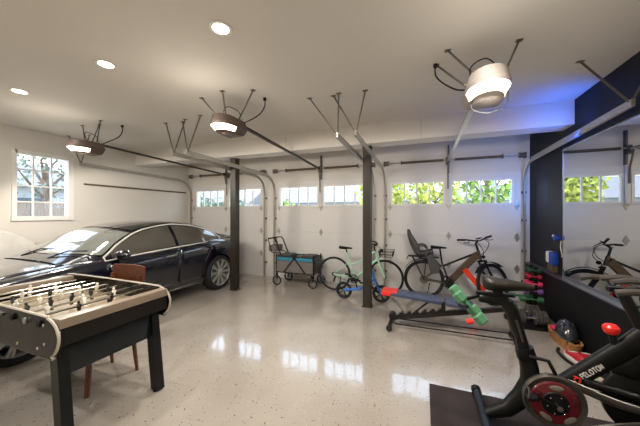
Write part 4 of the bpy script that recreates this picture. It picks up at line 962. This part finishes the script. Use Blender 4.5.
# red pool-noodle like resistance bar seen above the saddle: bright red tube on the e-bike frame lock
part_label(MB().bar((.66, -.10, .60), (.95, -.10, .25), .085, .05, up=(0, 1, 0)).build('folding_lock', mat('lock_red', 'e03a22', .4), EB), 'bright red folding lock on the frame')
# ================================================================== FLOOR CLUTTER by the low wall
WV = wood_mat('wicker', '4e2c12', 'c98d4e', .7, (9, 9, 30))
BKT = thing('wicker_basket', 'low orange brown wicker basket of gym bits along the dark low wall', 'basket', (1.60, 4.08, 0), R(2))
b = MB(); n = 40
def el(a, s_=1): return (.088 * s_ * math.copysign(abs(cos(a)) ** .7, cos(a)), .30 * s_ * math.copysign(abs(sin(a)) ** .7, sin(a)))
for k in range(5):
    z = .012 + .022 * k; b.tube([(el(2 * pi * i / n, .85 + .025 * k)[0], el(2 * pi * i / n, .85 + .025 * k)[1], z + .005 * (-1) ** i) for i in range(n)], .0125, 6, closed=True)
b.build('woven_side', WV, BKT)
MB().prism([el(2 * pi * i / n, .84) for i in range(n)], .002, .014, 'z').build('base', WV, BKT, smooth=0)
HM = thing('bicycle_helmet', 'shiny black bicycle helmet resting in the wicker basket', 'helmet', (1.60, 4.02, .135), R(82))
HM.scale = (1.1, .95, 1.25)
b = MB()
def hel(u, v):
    a = 2 * pi * u; e = pi / 2 * v; rr = .5 + .5 * cos(0); return (.15 * cos(a) * cos(e), .105 * sin(a) * cos(e), .13 * sin(e) + .02 * cos(a) * (1 - v))
b.grid(hel, 32, 12); b.build('shell', mat('helmet_gloss', '2a2d31', .15, coat=1), HM, solid=.012, smooth=60)
for k in (-1, 0, 1): MB().ell((0, .045 * k, .125 - .015 * abs(k)), (.09, .012, .012)).build('vent', DGREY, HM)
MB().tube(cat([(-.02, -.095, .01), (.0, -.06, -.05), (0, .06, -.05), (-.02, .095, .01)], 5), .006, 6).build('chin_strap', DGREY, HM)
tag(MB().ell((1.585, 4.27, .11), (.055, .05, .035), (0, 0, .5)).build('ball', mat('magenta', 'c81f55', .6)), 'magenta soft exercise ball at the far end of the wicker basket', 'ball')
tag(MB().tube([(1.555, 3.84, .10), (1.56, 3.92, .10)], [.028, .03], 12).build('massage_roller', mat('deep_green', '22402f', .5)), 'dark green hand roller in the near end of the wicker basket', 'roller')
def shoe(loc, rz, label, mu, ms, ma):
    t = thing('sneaker', label, 'shoe', loc, rz, 'sneakers by the basket')
    def sole(u, v):
        pass
    prof = [(-.14, .030), (-.10, .040), (-.02, .036), (.06, .046), (.11, .040), (.145, .012)]
    P = [(x, w_) for x, w_ in prof]; poly = P + [(x, -w_) for x, w_ in P[::-1]]
    MB().prism(poly, .0, .028, 'z').build('sole', ms, t, smooth=0)
    b = MB(); rings = []
    for x, w_, h in ((-.138, .022, .07), (-.12, .034, .092), (-.06, .037, .095), (-.01, .036, .085), (.05, .042, .060), (.10, .038, .048), (.14, .012, .034)):
        rings.append([b.v((x, w_ * cos(a), .026 + (h - .026) * max(0, sin(a)) ** .7)) for a in [pi * k / 10 for k in range(11)]])
    for A, B in zip(rings, rings[1:]):
        for k in range(10): b.face([A[k], A[k + 1], B[k + 1], B[k]])
    b.face(rings[0]); b.face(rings[-1]); b.build('upper', mu, t, smooth=60)
    for k in range(4): MB().tube([(.0 + .022 * k, -.022, .084 - .008 * k), (.0 + .022 * k, .022, .084 - .008 * k)], .004, 6).build('lace', ma, t)
    return t
SR = mat('shoe_red', 'b3202a', .5); SWH = mat('shoe_white', 'd9d5cc', .5)
shoe((1.53, 3.66, 0), R(100), 'red and white sneaker at the near end of the basket, toe to the left', SR, SWH, SWH)
shoe((1.56, 3.40, 0), R(115), 'black sneaker with cream markings beside the red one', BLACK, mat('shoe_cream', 'b8b19c', .6), SWH)
shoe((1.635, 3.66, .0), R(92), 'red sneaker with black sole nearest the dark wall', SR, BLACK, SWH)
shoe((1.56, 3.12, 0), R(150), 'black cycling shoe with teal trim on the floor behind the spin bike beam', mat('shoe_teal', '1f8f88', .5), BLACK, PINK)
tag(MB().tube(cat([(1.46, 3.86, .018), (1.42, 3.76, .018), (1.42, 3.60, .018), (1.45, 3.46, .018), (1.46, 3.30, .018)], 6), .016, 8).build('resistance_band', BLACK), 'thick black resistance band curled on the floor around the sneakers', 'band')

# pale covered thing beyond the car bonnet, against the left wall
CV = thing('storage_cover', 'pale ribbed plastic cover standing behind the car bonnet against the left wall', 'cover', (-6.16, 2.02, 0), R(90))
PC = mat('milky_plastic', 'cfcbc2', .3, coat=.3)
b = MB(); b.grid(lambda u, v: (-.55 + 1.05 * u, -.09 + .16 * v + .004 * (-1) ** int(v * 16), .02 + (1.30 - .30 * abs(2 * u - 1.1) ** 1.6) * (1 - (1 - v) ** 3)), 24, 16); b.build('ribbed_sheet', PC, CV, solid=.01)
b = MB(); b.bb(-.5, .4, -.02, .09, 0, .95, bev=.02); b.build('inner_box', WHITE, CV)

# ================================================================== OUTSIDE
struct(MB().bb(-40, 40, YB + .22, 40, -.2, -.02).build('ground_drive', mat('concrete', 'b5afa5', .9, var=.08, scale=2), smooth=0))
struct(MB().bb(-40, XL - .22, -20, YB + .22, -.2, -.02).build('ground_side', mat('concrete', 'b5afa5', .9), smooth=0))
FENCE = wood_mat('fence_wood', '7b6a5e', 'a39488', .8, (1, 9, 1))
fn_ = thing('wooden_fence', 'brown wooden board fence seen through the left window', 'fence', (-9.2, 3.4, 0))
for k in range(26): MB().bb(-.01, .012, -3.0 + .25 * k, -2.77 + .25 * k, 0, 1.82).build('board', FENCE, fn_, smooth=0)
MB().bb(-.03, .03, -3, 3.4, 1.82, 1.86).build('cap_rail', FENCE, fn_, smooth=0)
SIDING = mat('siding', '9ea2a4', .8, var=.03); ROOFM = mat('roof_grey', '77757a', .9, var=.15, scale=6); DKW = mat('far_window', '4a5560', .2)
def house(label, loc, rz, W_, D_, H_, RH, m):
    t = thing('house', label, 'house', loc, rz)
    MB().bb(-W_ / 2, W_ / 2, 0, D_, 0, H_).build('wall', m, t, smooth=0)
    MB().prism([(-.4, H_ - .05), (D_ / 2, H_ + RH), (D_ + .4, H_ - .05)], -W_ / 2 - .4, W_ / 2 + .4, 'x').build('roof', ROOFM, t, smooth=0)
    for x in (-W_ * .3, 0, W_ * .3):
        MB().bb(x - .6, x + .6, -.03, .01, 1.1, 2.2).build('window', DKW, t, smooth=0)
    return t
house('pale grey house with low roof across the street, seen through the middle door', (-6.0, 20, 0), 0, 12, 8, 2.5, 1.6, SIDING)
house('white house seen through the windows of the left garage door', (-21, 19, 0), R(15), 12, 8, 2.6, 1.5, mat('siding_white', 'd0d0cc', .8))
house('grey neighbouring house beyond the fence outside the left window', (-15, 3, 0), R(90), 9, 6, 2.7, 1.3, SIDING)
house('pale house behind the trees across from the right garage door', (6.5, 23, 0), R(-5), 11, 8, 2.6, 1.5, SIDING)
LF = [mat('leaf_lime', '9fa848', .6, var=.3, scale=5), mat('leaf_green', '6f8c3e', .6, var=.3, scale=5), mat('leaf_dark', '5f7060', .6, var=.3, scale=5)]
BARK = mat('bark', '6b5a4c', .9, var=.2)
def tree(label, loc, h0, r_, h_, m, n=1500, sz=.16, cat_='tree'):
    t = thing('tree', label, cat_, loc, group='trees outside the garage')
    tr = MB().tube([(0, 0, -.02), (.05, .02, h0), (.0, .05, h0 + h_ * .6)], [.14, .11, .04], 8)
    for k in range(7):
        a = 2.4 * k; z = h0 + h_ * .08 * k; tr.tube([(0, 0, z), (r_ * .45 * cos(a), r_ * .45 * sin(a), z + h_ * .22), (r_ * .8 * cos(a + .3), r_ * .8 * sin(a + .3), z + h_ * .32)], [.05, .03, .01], 6)
    tr.build('trunk', BARK, t)
    b = MB(); rnd = random.Random(hash(label) % 999 if False else len(label) * 7)
    for k in range(n):
        a, e = rnd.uniform(0, 2 * pi), math.asin(rnd.uniform(-.9, 1)); q = rnd.uniform(.45, 1) * (1 + .18 * sin(5 * a) * cos(4 * e))
        c = V((r_ * q * cos(a) * cos(e), r_ * q * sin(a) * cos(e), h0 + h_ / 2 + h_ / 2 * q * sin(e)))
        d1 = V((rnd.gauss(0, 1), rnd.gauss(0, 1), rnd.gauss(0, 1))).normalized() * sz; d2 = d1.cross(V((rnd.gauss(0, 1), rnd.gauss(0, 1), rnd.gauss(0, 1)))).normalized() * sz * .6
        b.face([b.v(c - d1), b.v(c + d2), b.v(c + d1), b.v(c - d2)])
    b.build('crown', m, t, smooth=0)
tree('lime green leafy tree left of centre through the right garage door windows', (-1.9, 14, 0), 1.1, 1.35, 3.2, LF[0], 850)
tree('yellow green bushy tree in the middle of the right garage door windows', (.6, 15.5, 0), .9, 1.4, 3.2, LF[0], 750)
tree('thinly leaved green tree with bare branches through the right door windows', (2.6, 13.2, 0), 1.0, 1.2, 3.3, LF[1], 420)
tree('green tree at the far right of the right garage door windows', (5.0, 14.5, 0), .8, 1.3, 3.4, LF[1], 900)
tree('small green tree at the left pane of the middle garage door', (-7.9, 14, 0), .6, .9, 1.9, LF[1], 700)
tree('dark conifer-like tree in the left garage door windows', (-14.6, 14, 0), .3, 2.0, 2.6, LF[2], 600)
tree('dark green hedge tree beside it in the left garage door windows', (-11.4, 13.4, 0), .3, 1.5, 2.4, LF[2], 500)
tree('bare-branched dark tree above the fence outside the left window', (-11.2, 4.75, 0), 1.6, .95, 2.6, LF[2], 330, .07)
tree('second sparse dark tree right of it outside the left window', (-11.8, 2.7, 0), 1.8, .8, 2.4, LF[2], 260, .07)
